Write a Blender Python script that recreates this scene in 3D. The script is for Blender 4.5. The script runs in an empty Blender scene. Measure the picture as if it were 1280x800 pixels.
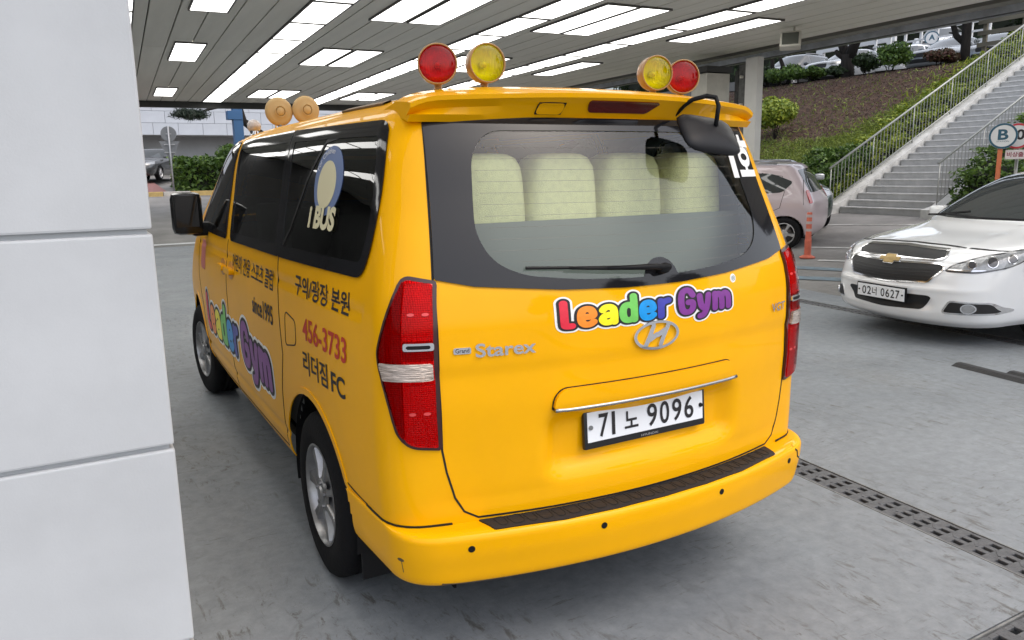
import bpy, bmesh, math, random
import numpy as np
from mathutils import Vector, Matrix
from mathutils.bvhtree import BVHTree

S = bpy.context.scene
COL = S.collection
R = math.radians
random.seed(7)
rng = np.random.default_rng(7)

# ---------------------------------------------------------------- camera
F_PX, YAW, PITCH, ROLL = 971.05, .5103, .1895, .0170
CAM = Vector((-1.7096, -1.949, 1.6434))
fw = Vector((math.sin(YAW)*math.cos(PITCH), math.cos(YAW)*math.cos(PITCH), -math.sin(PITCH)))
rt = Vector((math.cos(YAW), -math.sin(YAW), 0))
dn = fw.cross(rt)
r2 = rt*math.cos(ROLL) + dn*math.sin(ROLL)
d2 = -rt*math.sin(ROLL) + dn*math.cos(ROLL)
cd = bpy.data.cameras.new('camera')
cd.sensor_width = 36
cd.lens = F_PX/1280*36
cd.clip_start = .05
cd.clip_end = 600
cam = bpy.data.objects.new('camera', cd)
COL.objects.link(cam)
m = Matrix((r2, -d2, -fw)).transposed().to_4x4()
m.translation = CAM
cam.matrix_world = m
S.camera = cam

# ---------------------------------------------------------------- sky, sun, exposure
SUN_EL, SUN_AZ = 58, 150           # azimuth measured clockwise from +y
W = bpy.data.worlds.new('World')
S.world = W
W.use_nodes = True
nt = W.node_tree
bg = nt.nodes['Background']
sky = nt.nodes.new('ShaderNodeTexSky')
sky.sky_type = 'NISHITA'
sky.sun_disc = False
sky.sun_elevation = R(SUN_EL)
sky.sun_rotation = R(SUN_AZ)
sky.air_density = 1.0
sky.dust_density = 4.0
sky.ozone_density = 1.0
hs = nt.nodes.new('ShaderNodeHueSaturation')
hs.inputs['Saturation'].default_value = .75
nt.links.new(sky.outputs[0], hs.inputs['Color'])
nt.links.new(hs.outputs[0], bg.inputs['Color'])
bg.inputs['Strength'].default_value = .15
sl = bpy.data.lights.new('sun', 'SUN')
sl.energy = 1.4
sl.angle = R(180)
sl.color = (1, .98, .95)
so = bpy.data.objects.new('sun', sl)
COL.objects.link(so)
sd = Vector((math.sin(R(SUN_AZ))*math.cos(R(SUN_EL)), math.cos(R(SUN_AZ))*math.cos(R(SUN_EL)), math.sin(R(SUN_EL))))
so.rotation_euler = (-sd).to_track_quat('-Z', 'Y').to_euler()
S.view_settings.view_transform = 'Standard'
S.view_settings.look = 'None'
S.view_settings.gamma = 1
S.view_settings.use_curve_mapping = False
S.view_settings.exposure = 0.55
S.render.engine = 'CYCLES'

# ---------------------------------------------------------------- materials
MATS = {}
def mat(name, col, rough=.5, metal=0., var=0., vscale=6., bump=0., bscale=40., coat=0., trans=0., emit=None, estr=0., spec=.5, col2=None, detail=6., stretch=None, alpha=1., speck=0.):
    """Principled material: base colour with a noise-driven drift and optional fine bump."""
    if name in MATS: return MATS[name]
    mt = bpy.data.materials.new(name); mt.use_nodes = True
    t = mt.node_tree; b = t.nodes['Principled BSDF']
    b.inputs['Base Color'].default_value = (*col, 1)
    b.inputs['Roughness'].default_value = rough
    b.inputs['Metallic'].default_value = metal
    b.inputs['Specular IOR Level'].default_value = spec
    b.inputs['Coat Weight'].default_value = coat
    b.inputs['Coat Roughness'].default_value = .02
    b.inputs['Transmission Weight'].default_value = trans
    if emit:
        b.inputs['Emission Color'].default_value = (*emit, 1)
        b.inputs['Emission Strength'].default_value = estr
    if var or bump or col2:
        tc = t.nodes.new('ShaderNodeTexCoord')
        src = tc.outputs['Object']
        if stretch:
            mp = t.nodes.new('ShaderNodeMapping'); mp.inputs['Scale'].default_value = stretch
            t.links.new(src, mp.inputs[0]); src = mp.outputs[0]
    if var or col2:
        n = t.nodes.new('ShaderNodeTexNoise'); n.inputs['Scale'].default_value = vscale
        n.inputs['Detail'].default_value = detail; n.inputs['Roughness'].default_value = .62
        t.links.new(src, n.inputs['Vector'])
        r = t.nodes.new('ShaderNodeValToRGB')
        a = col2 if col2 else tuple(max(0, c*(1-var)) for c in col)
        e = col if col2 else tuple(min(1, c*(1+var)) for c in col)
        r.color_ramp.elements[0].position = .36; r.color_ramp.elements[1].position = .64
        r.color_ramp.elements[0].color = (*a, 1); r.color_ramp.elements[1].color = (*e, 1)
        t.links.new(n.outputs[0], r.inputs[0]); t.links.new(r.outputs[0], b.inputs['Base Color'])
    if bump:
        n2 = t.nodes.new('ShaderNodeTexNoise'); n2.inputs['Scale'].default_value = bscale
        n2.inputs['Detail'].default_value = 5
        t.links.new(src, n2.inputs['Vector'])
        bp = t.nodes.new('ShaderNodeBump'); bp.inputs['Strength'].default_value = bump; bp.inputs['Distance'].default_value = .02
        t.links.new(n2.outputs[0], bp.inputs['Height']); t.links.new(bp.outputs[0], b.inputs['Normal'])
    MATS[name] = mt
    return mt

def glass_mat(name, tint, refl=1.5, gloss=(1, 1, 1), rough=0.0):
    """Thin tinted sheet: see-through tint with a Fresnel reflection."""
    if name in MATS: return MATS[name]
    mt = bpy.data.materials.new(name); mt.use_nodes = True
    t = mt.node_tree; t.nodes.clear()
    o = t.nodes.new('ShaderNodeOutputMaterial'); tr = t.nodes.new('ShaderNodeBsdfTransparent')
    gl = t.nodes.new('ShaderNodeBsdfGlossy'); mx = t.nodes.new('ShaderNodeMixShader'); fr = t.nodes.new('ShaderNodeFresnel')
    fr.inputs['IOR'].default_value = refl
    tr.inputs['Color'].default_value = (*tint, 1); gl.inputs['Color'].default_value = (*gloss, 1); gl.inputs['Roughness'].default_value = rough
    t.links.new(fr.outputs[0], mx.inputs[0]); t.links.new(tr.outputs[0], mx.inputs[1]); t.links.new(gl.outputs[0], mx.inputs[2])
    t.links.new(mx.outputs[0], o.inputs['Surface'])
    MATS[name] = mt
    return mt

# ---------------------------------------------------------------- object helpers
def link(name, me, mt=None, parent=None, loc=None, rot=None, **props):
    o = bpy.data.objects.new(name, me)
    COL.objects.link(o)
    if mt is not None and me is not None and not me.materials: me.materials.append(mt)
    if parent is not None: o.parent = parent
    if loc is not None: o.location = loc
    if rot is not None: o.rotation_euler = rot
    for k, v in props.items(): o[k] = v
    return o
def thing(name, label, category, loc=(0, 0, 0), rot=(0, 0, 0), group=None):
    o = link(name, None, loc=loc, rot=rot, label=label, category=category)
    o.empty_display_size = .2
    if group: o['group'] = group
    return o
def tag(o, label, category, group=None):
    o['label'] = label; o['category'] = category
    if group: o['group'] = group
    return o
def mesh(verts, faces, smooth=False, name='mesh'):
    me = bpy.data.meshes.new(name)
    me.from_pydata([tuple(float(c) for c in v) for v in verts], [], [tuple(int(i) for i in f) for f in faces])
    me.update()
    if smooth: me.polygons.foreach_set('use_smooth', [True]*len(me.polygons))
    return me
def bm_mesh(bm, smooth=False, name='mesh'):
    bmesh.ops.recalc_face_normals(bm, faces=bm.faces)
    me = bpy.data.meshes.new(name); bm.to_mesh(me); bm.free()
    if smooth: me.polygons.foreach_set('use_smooth', [True]*len(me.polygons))
    return me
def add_box(bm, c, s, rot=None, bev=0):
    r = bmesh.ops.create_cube(bm, size=1)
    vs = r['verts']
    bmesh.ops.scale(bm, vec=s, verts=vs)
    if rot is not None: bmesh.ops.rotate(bm, cent=(0, 0, 0), matrix=rot, verts=vs)
    bmesh.ops.translate(bm, vec=c, verts=vs)
    if bev:
        es = list({e for v in vs for e in v.link_edges})
        bmesh.ops.bevel(bm, geom=es, offset=bev, segments=2, affect='EDGES', profile=.6)
    return vs
def box(name, c, s, mt, parent=None, bev=0, rot=None, smooth=False, **props):
    bm = bmesh.new(); add_box(bm, (0, 0, 0) if parent is None and False else c, s, rot, bev)
    return link(name, bm_mesh(bm, smooth), mt, parent, **props)
def add_tube(bm, pts, r, seg=8, caps=True):
    """Tube along a polyline; r is a number or one radius for each point."""
    pts = [Vector(p) for p in pts]; n = len(pts)
    rs = r if hasattr(r, '__len__') else [r]*n
    rings = []; ref = None
    for i, p in enumerate(pts):
        t = (pts[min(i+1, n-1)] - pts[max(i-1, 0)]).normalized()
        if ref is None: ref = Vector((0, 0, 1)) if abs(t.z) < .9 else Vector((1, 0, 0))
        a = t.cross(ref).normalized(); b = a.cross(t).normalized(); ref = b
        rings.append([bm.verts.new(p + (a*math.cos(2*math.pi*k/seg) + b*math.sin(2*math.pi*k/seg))*rs[i]) for k in range(seg)])
    for i in range(n-1):
        for k in range(seg):
            bm.faces.new((rings[i][k], rings[i][(k+1) % seg], rings[i+1][(k+1) % seg], rings[i+1][k]))
    if caps:
        bm.faces.new(rings[0][::-1]); bm.faces.new(rings[-1])
def tube(name, pts, r, mt, parent=None, seg=8, smooth=True, **props):
    bm = bmesh.new(); add_tube(bm, pts, r, seg)
    return link(name, bm_mesh(bm, smooth), mt, parent, **props)
def lathe_mesh(prof, seg=32, axis='x', smooth=True, close=False):
    """prof: list of (axial, radius)."""
    vs = []; fs = []; n = len(prof)
    for a, r in prof:
        for k in range(seg):
            t = 2*math.pi*k/seg
            if axis == 'x': vs.append((a, r*math.cos(t), r*math.sin(t)))
            elif axis == 'y': vs.append((r*math.cos(t), a, r*math.sin(t)))
            else: vs.append((r*math.cos(t), r*math.sin(t), a))
    for i in range(n-1):
        for k in range(seg):
            fs.append((i*seg+k, i*seg+(k+1) % seg, (i+1)*seg+(k+1) % seg, (i+1)*seg+k))
    bm = bmesh.new(); me = mesh(vs, fs); bm.from_mesh(me); bpy.data.meshes.remove(me)
    bmesh.ops.remove_doubles(bm, verts=bm.verts, dist=1e-5)
    return bm_mesh(bm, smooth)
def smooth_by_angle(o, ang=35):
    me = o.data
    bm = bmesh.new(); bm.from_mesh(me)
    for e in bm.edges:
        e.smooth = not (len(e.link_faces) == 2 and e.calc_face_angle(0) > R(ang))
    for f in bm.faces: f.smooth = True
    bm.to_mesh(me); bm.free()

# ---------------------------------------------------------------- 2-D shapes as signed distance, filled by marching squares
def seg_dist(px, py, a, b):
    ax, ay = a; bx, by = b
    dx, dy = bx-ax, by-ay; L = dx*dx+dy*dy+1e-12
    t = np.clip(((px-ax)*dx+(py-ay)*dy)/L, 0, 1)
    return np.hypot(px-ax-t*dx, py-ay-t*dy)
def sd_poly(P):
    P = [tuple(p) for p in P]
    def f(x, y):
        d = np.full(x.shape, 1e9); ins = np.zeros(x.shape, bool)
        for i in range(len(P)):
            a, b = P[i], P[(i+1) % len(P)]
            d = np.minimum(d, seg_dist(x, y, a, b))
            c = ((a[1] > y) != (b[1] > y)) & (x < (b[0]-a[0])*(y-a[1])/(b[1]-a[1]+1e-12)+a[0])
            ins ^= c
        return np.where(ins, -d, d)
    return f
def sd_strokes(lines, r):
    def f(x, y):
        d = np.full(x.shape, 1e9)
        for L in lines:
            for a, b in zip(L[:-1], L[1:]): d = np.minimum(d, seg_dist(x, y, a, b))
        return d-r
    return f
def sd_grow(f, r): return lambda x, y: f(x, y)-r
def sd_sub(f, g): return lambda x, y: np.maximum(f(x, y), -g(x, y))
def sd_and(f, g): return lambda x, y: np.maximum(f(x, y), g(x, y))
def sd_or(f, g): return lambda x, y: np.minimum(f(x, y), g(x, y))
def sd_circle(c, r): return lambda x, y: np.hypot(x-c[0], y-c[1])-r
def sd_ellipse(c, a, b): return lambda x, y: (np.hypot((x-c[0])/a, (y-c[1])/b)-1)*min(a, b)
def sd_rrect(x0, x1, y0, y1, r):
    cx, cy, hx, hy = (x0+x1)/2, (y0+y1)/2, (x1-x0)/2-r, (y1-y0)/2-r
    def f(x, y):
        qx, qy = np.abs(x-cx)-hx, np.abs(y-cy)-hy
        return np.hypot(np.maximum(qx, 0), np.maximum(qy, 0))+np.minimum(np.maximum(qx, qy), 0)-r
    return f
def fillet(P, r, n=6):
    """Round each corner of a polygon (r: number or one for each corner)."""
    out = []; N = len(P); rs = r if hasattr(r, '__len__') else [r]*N
    for i in range(N):
        p0, p, p1 = (Vector(P[(i+k) % N]) for k in (-1, 0, 1))
        a, b = (p0-p), (p1-p); rr = min(rs[i], a.length*.48, b.length*.48)
        if rr < 1e-6: out.append(tuple(p)); continue
        A, B = p+a.normalized()*rr, p+b.normalized()*rr
        for k in range(n+1):
            t = k/n; out.append(tuple(A*(1-t)**2+p*2*t*(1-t)+B*t*t))
    return out
def fill_region(f, bx, res):
    """Mesh of f<0 inside bounds (x0,x1,y0,y1): clipped grid cells."""
    x0, x1, y0, y1 = bx
    nx, ny = max(2, int(math.ceil((x1-x0)/res))), max(2, int(math.ceil((y1-y0)/res)))
    xs = np.linspace(x0, x1, nx+1); ys = np.linspace(y0, y1, ny+1)
    GX, GY = np.meshgrid(xs, ys); D = f(GX, GY)
    ins = D < 0
    verts = []; key = {}; faces = []
    def cv(i, j):
        k = (i, j)
        if k not in key: key[k] = len(verts); verts.append((xs[i], ys[j]))
        return key[k]
    def ev(i, j, i2, j2):
        k = (min((i, j), (i2, j2)), max((i, j), (i2, j2)))
        if k not in key:
            a, b = D[j, i], D[j2, i2]; t = min(.999, max(.001, a/(a-b)))
            key[k] = len(verts); verts.append((xs[i]+(xs[i2]-xs[i])*t, ys[j]+(ys[j2]-ys[j])*t))
        return key[k]
    anyin = ins[:-1, :-1] | ins[1:, :-1] | ins[:-1, 1:] | ins[1:, 1:]
    for j, i in zip(*np.nonzero(anyin)):
        c = ((i, j), (i+1, j), (i+1, j+1), (i, j+1)); poly = []
        for k in range(4):
            a, b = c[k], c[(k+1) % 4]
            ia, ib = ins[a[1], a[0]], ins[b[1], b[0]]
            if ia: poly.append(cv(*a))
            if ia != ib: poly.append(ev(*a, *b))
        if len(poly) >= 3: faces.append(poly)
    return verts, faces
def bounds(P, pad=.01):
    xs = [p[0] for p in P]; ys = [p[1] for p in P]
    return (min(xs)-pad, max(xs)+pad, min(ys)-pad, max(ys)+pad)
def boundary_loops(faces):
    cnt = {}
    for f in faces:
        for a, b in zip(f, list(f[1:])+[f[0]]): cnt[(a, b)] = 1
    return [(a, b) for (a, b) in cnt if (b, a) not in cnt]
def plate_mesh(f, bx, res, thick, place, bevel=False):
    """Solid sheet of a 2-D region: place(u, v, h) gives the 3-D point at height h over the sheet's base."""
    v2, fs = fill_region(f, bx, res)
    vs = [place(u, v, thick) for u, v in v2]; n = len(vs)
    sgn = 0.
    for q in fs[::max(1, len(fs)//12)]:           # outer side of the sheet must face outwards
        a, b, c = (Vector(vs[q[k]]) for k in (0, 1, 2)); sgn += (b-a).cross(c-b).normalized().dot((Vector(vs[q[0]])-Vector(place(*v2[q[0]], 0))).normalized())
    if sgn < 0: fs = [list(q)[::-1] for q in fs]
    faces = [list(q) for q in fs]; bd = boundary_loops(fs); idx = {}
    def lo(i):
        if i not in idx: idx[i] = (len(vs), len(vs)+1); vs.append(place(*v2[i], thick)); vs.append(place(*v2[i], 0))
        return idx[i]
    ntop = len(faces)
    for a, b in bd:
        A, B = lo(a), lo(b)
        faces.append([A[0], A[1], B[1], B[0]])
    me = mesh(vs, faces)
    me.polygons.foreach_set('use_smooth', [True]*ntop+[False]*(len(faces)-ntop))
    return me

# ---------------------------------------------------------------- curved bodies: lofted plan outlines and things laid on them
def pchip(x, y, q):
    x = np.asarray(x, float); y = np.asarray(y, float); h = np.diff(x); d = np.diff(y)/h
    m = np.zeros(len(x)); m[0] = d[0]; m[-1] = d[-1]
    for i in range(1, len(x)-1):
        if d[i-1]*d[i] > 0:
            w1, w2 = 2*h[i]+h[i-1], h[i]+2*h[i-1]; m[i] = (w1+w2)/(w1/d[i-1]+w2/d[i])
    q = np.asarray(q, float); k = np.clip(np.searchsorted(x, q)-1, 0, len(x)-2)
    t = (q-x[k])/h[k]
    return ((1+2*t)*(1-t)**2*y[k]+t*(1-t)**2*h[k]*m[k]+t*t*(3-2*t)*y[k+1]+t*t*(t-1)*h[k]*m[k+1])
def ring(Wd, yR, bR, rR, yF, bF, rF, tR, tF, nr=26, nc=12, ns=150, nf=16):
    """Half plan outline (x>=0) from the rear middle round to the front middle."""
    rR = min(rR, Wd*.45); rF = min(rF, Wd*.6)
    xe = Wd-tR-rR; x = np.linspace(0, xe, nr); p = [np.stack([x, yR+bR*(x/max(Wd, .3))**2], 1)]
    y1 = yR+bR*(xe/max(Wd, .3))**2; s1 = 2*bR*xe/max(Wd, .3)**2; y2 = y1+rR*(1+s1)
    xf = Wd-tF-rF; y4 = yF-bF*(xf/max(Wd, .3))**2; s4 = 2*bF*xf/max(Wd, .3)**2; y3 = y4-rF*(1+s4)
    def bez(a, b, c, n):
        t = np.linspace(0, 1, n+2)[1:-1, None]
        k = .45
        b1 = a+(b-a)*(1-k*.75); b2 = c+(b-c)*(1-k*.75)
        return (1-t)**3*a+3*t*(1-t)**2*b1+3*t*t*(1-t)*b2+t**3*c
    A, B, C2 = np.array([xe, y1]), np.array([Wd-tR, y1+s1*rR]), np.array([Wd-tR, y2])
    p.append(bez(A, B, C2, nc))
    y = np.linspace(y2, y3, ns); L = y3-y2
    xs = Wd-tR*np.clip(1-(y-y2)/(.35*L), 0, 1)**2-tF*np.clip(1-(y3-y)/(.35*L), 0, 1)**2
    p.append(np.stack([xs, y], 1))
    A, B, C2 = np.array([Wd-tF, y3]), np.array([Wd-tF, y4-s4*rF]), np.array([xf, y4])
    p.append(bez(A, B, C2, nc))
    x = np.linspace(xf, 0, nf); p.append(np.stack([x, yF-bF*(x/max(Wd, .3))**2], 1))
    return np.concatenate(p)
def loft(keys, nlev, bR=.12, rR=.12, bF=.25, rF=.2, tR=.03, tF=.05, disp=None, **kw):
    """keys: rows (z, half width, rear y, front y[, bR, rR, bF, rF]). Returns verts (closed outline rings) and faces."""
    K = np.array([list(k[:4])+list(k[4:] if len(k) > 4 else (bR, rR, bF, rF)) for k in keys], float)
    par = np.concatenate([[0], np.cumsum(np.hypot(np.diff(K[:, 0]), np.maximum(np.abs(np.diff(K[:, 1])), np.maximum(np.abs(np.diff(K[:, 3]))*.6, np.abs(np.diff(K[:, 2]))*.6))))])
    q = np.linspace(0, par[-1], nlev); V = [pchip(par, K[:, c], q) for c in range(8)]
    vs = []; M = None
    for i in range(nlev):
        h = ring(V[1][i], V[2][i], V[4][i], V[5][i], V[3][i], V[6][i], V[7][i], tR*min(1, V[1][i]/.8), tF*min(1, V[1][i]/.8), **kw)
        full = np.concatenate([h[:-1]*[1, 1], h[:0:-1]*[-1, 1]])
        M = len(full)
        vs.append(np.concatenate([full, np.full((M, 1), V[0][i])], 1))
    vs = np.concatenate(vs); fs = []
    for i in range(nlev-1):
        a = i*M; b = a+M
        for k in range(M):
            k2 = (k+1) % M; fs.append((a+k, a+k2, b+k2, b+k))
    fs.append(tuple((nlev-1)*M+k for k in range(M)))
    if disp is not None: vs = disp(vs)
    return vs, fs
class Surf:
    """A body's surface: points of a flat drawing are laid on it by projection along an axis."""
    def __init__(s, vs, fs):
        s.t = BVHTree.FromPolygons([Vector(v) for v in vs], [tuple(f) for f in fs])
        c = np.asarray(vs); s.c = Vector((0, float(c[:, 1].mean()), float(c[:, 2].mean())))
    def hit(s, o, d):
        h = s.t.ray_cast(o, d, 20)
        if h[0] is None:
            h = s.t.find_nearest(o+d*5)
        p, n = h[0], h[1]
        if n.dot(d) > 0: n = -n
        return p, n
    def at(s, u, v, mode):
        if mode == 'rear': return s.hit(Vector((u, -6, v)), Vector((0, 1, 0)))
        if mode == 'front': return s.hit(Vector((u, 12, v)), Vector((0, -1, 0)))
        if mode == 'left': return s.hit(Vector((-6, u, v)), Vector((1, 0, 0)))
        if mode == 'right': return s.hit(Vector((6, u, v)), Vector((-1, 0, 0)))
        if mode == 'top': return s.hit(Vector((u, v, 6)), Vector((0, 0, -1)))
        if mode == 'rear_left':      # u runs along the diagonal of the left rear corner
            q = math.sqrt(.5); return s.hit(Vector((u*q-4*q, -u*q-4*q+.3, v)), Vector((q, q, 0)))
        if mode == 'rear_right':
            q = math.sqrt(.5); return s.hit(Vector((-u*q+4*q, -u*q-4*q+.3, v)), Vector((-q, q, 0)))
        if mode == 'front_left':     # seen from the front: u along the diagonal of the corner at +x
            q = math.sqrt(.5); return s.hit(Vector((u*q+6*q, -u*q+6*q, v)), Vector((-q, -q, 0)))
        if mode == 'front_right':
            q = math.sqrt(.5); return s.hit(Vector((-u*q-6*q, -u*q+6*q, v)), Vector((q, -q, 0)))
    def placer(s, mode, off=0.):
        cache = {}
        def place(u, v, h):
            k = (u, v)
            if k not in cache: cache[k] = s.at(u, v, mode)
            p, n = cache[k]
            return p+n*(off+h)
        return place
def lay(name, sf, mode, f, bx, res, mt, parent, thick=.003, off=0., **props):
    """A sheet of a 2-D shape laid on a body."""
    return link(name, plate_mesh(f, bx, res, thick, sf.placer(mode, off)), mt, parent, **props)
def ribbon(name, sf, mode, line, w, mt, parent, h=.0015, step=.03, closed=False, base=-.004):
    """A narrow strip (panel gap, trim, wire) laid along a line on a body."""
    L = [Vector(p) for p in line]
    if closed: L.append(L[0])
    P = []
    for a, b in zip(L[:-1], L[1:]):
        n = max(1, int((b-a).length/step))
        P += [a.lerp(b, k/n) for k in range(n)]
    P.append(L[-1])
    vs = []; fs = []
    for i, p in enumerate(P):
        t = (P[min(i+1, len(P)-1)]-P[max(i-1, 0)]); t = t.normalized() if t.length > 1e-9 else Vector((1, 0))
        n2 = Vector((-t.y, t.x))
        for sgn, hh in ((-1, base), (-1, h), (1, h), (1, base)):
            q, n = sf.at(p.x+n2.x*sgn*w/2, p.y+n2.y*sgn*w/2, mode); vs.append(q+n*hh)
        if i:
            b = i*4
            for k in range(3): fs.append((b-4+k, b-4+k+1, b+k+1, b+k))
    return link(name, mesh(vs, fs), mt, parent)
def cut_holes(vs, fs, tests):
    """Drop faces whose centre passes one of the tests (numpy, centre -> bool)."""
    q = [f for f in fs if len(f) == 4]; rest = [f for f in fs if len(f) != 4]
    c = np.asarray(vs)[np.array(q)].mean(1); kill = np.zeros(len(q), bool)
    for t in tests: kill |= t(c)
    return [f for f, k in zip(q, kill) if not k]+rest
def super_mesh(c, h, p, seg=28, taper=1.):
    """Rounded block: superellipsoid of half sizes h; taper narrows its top."""
    bm = bmesh.new(); bmesh.ops.create_uvsphere(bm, u_segments=seg, v_segments=seg//2, radius=1)
    for v in bm.verts:
        q = v.co; k = (abs(q.x)**p+abs(q.y)**p+abs(q.z)**p)**(1/p); q /= max(k, 1e-6)
        t = 1+(taper-1)*(q.z+1)/2
        v.co = Vector((c[0]+q.x*h[0]*t, c[1]+q.y*h[1], c[2]+q.z*h[2]))
    return bm_mesh(bm, True)
FONT = None
def text_mesh(s, size=1., bold=0., cx='LEFT', shear=0., sx=1., spacing=1.):
    """Flat lettering as (2-D verts, faces)."""
    cu = bpy.data.curves.new('lettering', 'FONT'); cu.body = s; cu.size = size; cu.align_x = cx; cu.shear = shear
    cu.offset = bold*size; cu.space_character = spacing; cu.resolution_u = 4; cu.fill_mode = 'FRONT'
    o = bpy.data.objects.new('lettering', cu); COL.objects.link(o)
    dg = bpy.context.evaluated_depsgraph_get(); ev = o.evaluated_get(dg); me = ev.to_mesh()
    v = [(p.co.x*sx, p.co.y) for p in me.vertices]; f = [tuple(p.vertices) for p in me.polygons]
    ev.to_mesh_clear(); bpy.data.objects.remove(o); bpy.data.curves.remove(cu)
    return v, f
def fit_text(v, x0, x1, y0, y1):
    xs = [p[0] for p in v]; ys = [p[1] for p in v]; a, b, c, d = min(xs), max(xs), min(ys), max(ys)
    return [(x0+(p[0]-a)/(b-a)*(x1-x0), y0+(p[1]-c)/(d-c)*(y1-y0)) for p in v]
def decal(name, sf, mode, v, f, mt, parent, h=.002, **props):
    return link(name, mesh([sf.placer(mode)(x, y, h) for x, y in v], f), mt, parent, **props)
# ================================================================ GROUND
def mat_concrete():
    mt = bpy.data.materials.new('bay_concrete'); mt.use_nodes = True
    t = mt.node_tree; b = t.nodes['Principled BSDF']; L = t.links.new
    tc = t.nodes.new('ShaderNodeTexCoord')
    def noise(sc, det, rough, stretch=None, dist=0.):
        n = t.nodes.new('ShaderNodeTexNoise'); n.inputs['Scale'].default_value = sc; n.inputs['Detail'].default_value = det; n.inputs['Roughness'].default_value = rough
        n.inputs['Distortion'].default_value = dist
        src = tc.outputs['Object']
        if stretch:
            mp = t.nodes.new('ShaderNodeMapping'); mp.inputs['Scale'].default_value = stretch[:3]; mp.inputs['Rotation'].default_value = (0, 0, stretch[3]); L(src, mp.inputs[0]); src = mp.outputs[0]
        L(src, n.inputs['Vector']); return n.outputs[0]
    def ramp(x, p0, p1, c0, c1):
        r = t.nodes.new('ShaderNodeValToRGB'); e = r.color_ramp.elements
        e[0].position, e[1].position = p0, p1; e[0].color, e[1].color = (*c0, 1), (*c1, 1); L(x, r.inputs[0]); return r.outputs[0]
    def mix(f, a, b_, mode='MIX'):
        m = t.nodes.new('ShaderNodeMix'); m.data_type = 'RGBA'; m.blend_type = mode
        if isinstance(f, float): m.inputs[0].default_value = f
        else: L(f, m.inputs[0])
        for v, i in ((a, 6), (b_, 7)):
            if isinstance(v, tuple): m.inputs[i].default_value = (*v, 1)
            else: L(v, m.inputs[i])
        return m.outputs[2]
    base = ramp(noise(.55, 8, .6), .32, .70, (.196, .214, .232), (.252, .272, .292))
    fine = ramp(noise(14, 8, .7), .3, .72, (.74, .74, .74), (1.10, 1.10, 1.09))
    c = mix(1.0, base, fine, 'MULTIPLY')
    # worn streaks where the paint has scuffed off
    st = ramp(noise(7., 10, .78, (3.0, .9, 1, .75), .6), .535, .63, (0, 0, 0), (1, 1, 1))
    msk = ramp(noise(.9, 4, .6), .43, .57, (0, 0, 0), (1, 1, 1))
    sm = t.nodes.new('ShaderNodeMath'); sm.operation = 'MULTIPLY'; L(st, sm.inputs[0]); L(msk, sm.inputs[1])
    c = mix(sm.outputs[0], c, (.105, .103, .098))
    st2 = ramp(noise(12., 10, .8, (.6, 3.2, 1, .3), .5), .56, .63, (0, 0, 0), (1, 1, 1))
    msk2 = ramp(noise(1.3, 3, .6, (1, 1, 1, 2.)), .46, .60, (0, 0, 0), (.9, .9, .9))
    sm2 = t.nodes.new('ShaderNodeMath'); sm2.operation = 'MULTIPLY'; L(st2, sm2.inputs[0]); L(msk2, sm2.inputs[1])
    c = mix(sm2.outputs[0], c, (.085, .083, .078))
    dirt = ramp(noise(.35, 6, .65, (1, 1, 1, 1.)), .54, .72, (0, 0, 0), (.30, .30, .30))
    c = mix(dirt, c, (.21, .195, .165))
    sp = ramp(noise(55, 3, .6), .70, .76, (0, 0, 0), (.7, .7, .7))
    c = mix(sp, c, (.12, .12, .115))
    vo = t.nodes.new('ShaderNodeTexVoronoi'); vo.feature = 'DISTANCE_TO_EDGE'; vo.inputs['Scale'].default_value = .42
    nz = t.nodes.new('ShaderNodeTexNoise'); nz.inputs['Scale'].default_value = 2.2; nz.inputs['Detail'].default_value = 6; L(tc.outputs['Object'], nz.inputs['Vector'])
    va = t.nodes.new('ShaderNodeVectorMath'); va.operation = 'MULTIPLY_ADD'; va.inputs[1].default_value = (.55, .55, 0); L(nz.outputs['Color'], va.inputs[0]); L(tc.outputs['Object'], va.inputs[2]); L(va.outputs[0], vo.inputs['Vector'])
    cr = ramp(vo.outputs['Distance'], .0, .004, (1, 1, 1), (0, 0, 0))
    m3 = t.nodes.new('ShaderNodeMath'); m3.operation = 'MULTIPLY'; L(cr, m3.inputs[0]); m3.inputs[1].default_value = .22
    c = mix(m3.outputs[0], c, (.09, .09, .09))
    L(c, b.inputs['Base Color'])
    b.inputs['Roughness'].default_value = .62
    rr = ramp(noise(1.1, 6, .6), .35, .65, (.42, .42, .42), (.75, .75, .75)); L(rr, b.inputs['Roughness'])
    bp = t.nodes.new('ShaderNodeBump'); bp.inputs['Strength'].default_value = .25; bp.inputs['Distance'].default_value = .01
    L(noise(45, 8, .75), bp.inputs['Height']); L(bp.outputs[0], b.inputs['Normal'])
    return mt
CONC = mat_concrete()
ASPH = mat('asphalt', (.205, .20, .193), .9, var=.22, vscale=.8, bump=.6, bscale=60, detail=12)
WLINE = mat('road_paint_white', (.62, .62, .60), .7, col2=(.42, .42, .41), vscale=9)
BLINE = mat('road_paint_blue', (.16, .23, .28), .7, col2=(.13, .16, .18), vscale=7)
def gz(x, y):
    return .07*max(0., x-6.8, y-18.5)
def sheet(name, quad, z, mt, n=1, **kw):
    q = [Vector((a, b, 0)) for a, b in quad]
    return link(name, mesh([(p.x, p.y, z) for p in q], [(0, 1, 2, 3)]), mt, **kw)
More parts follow.
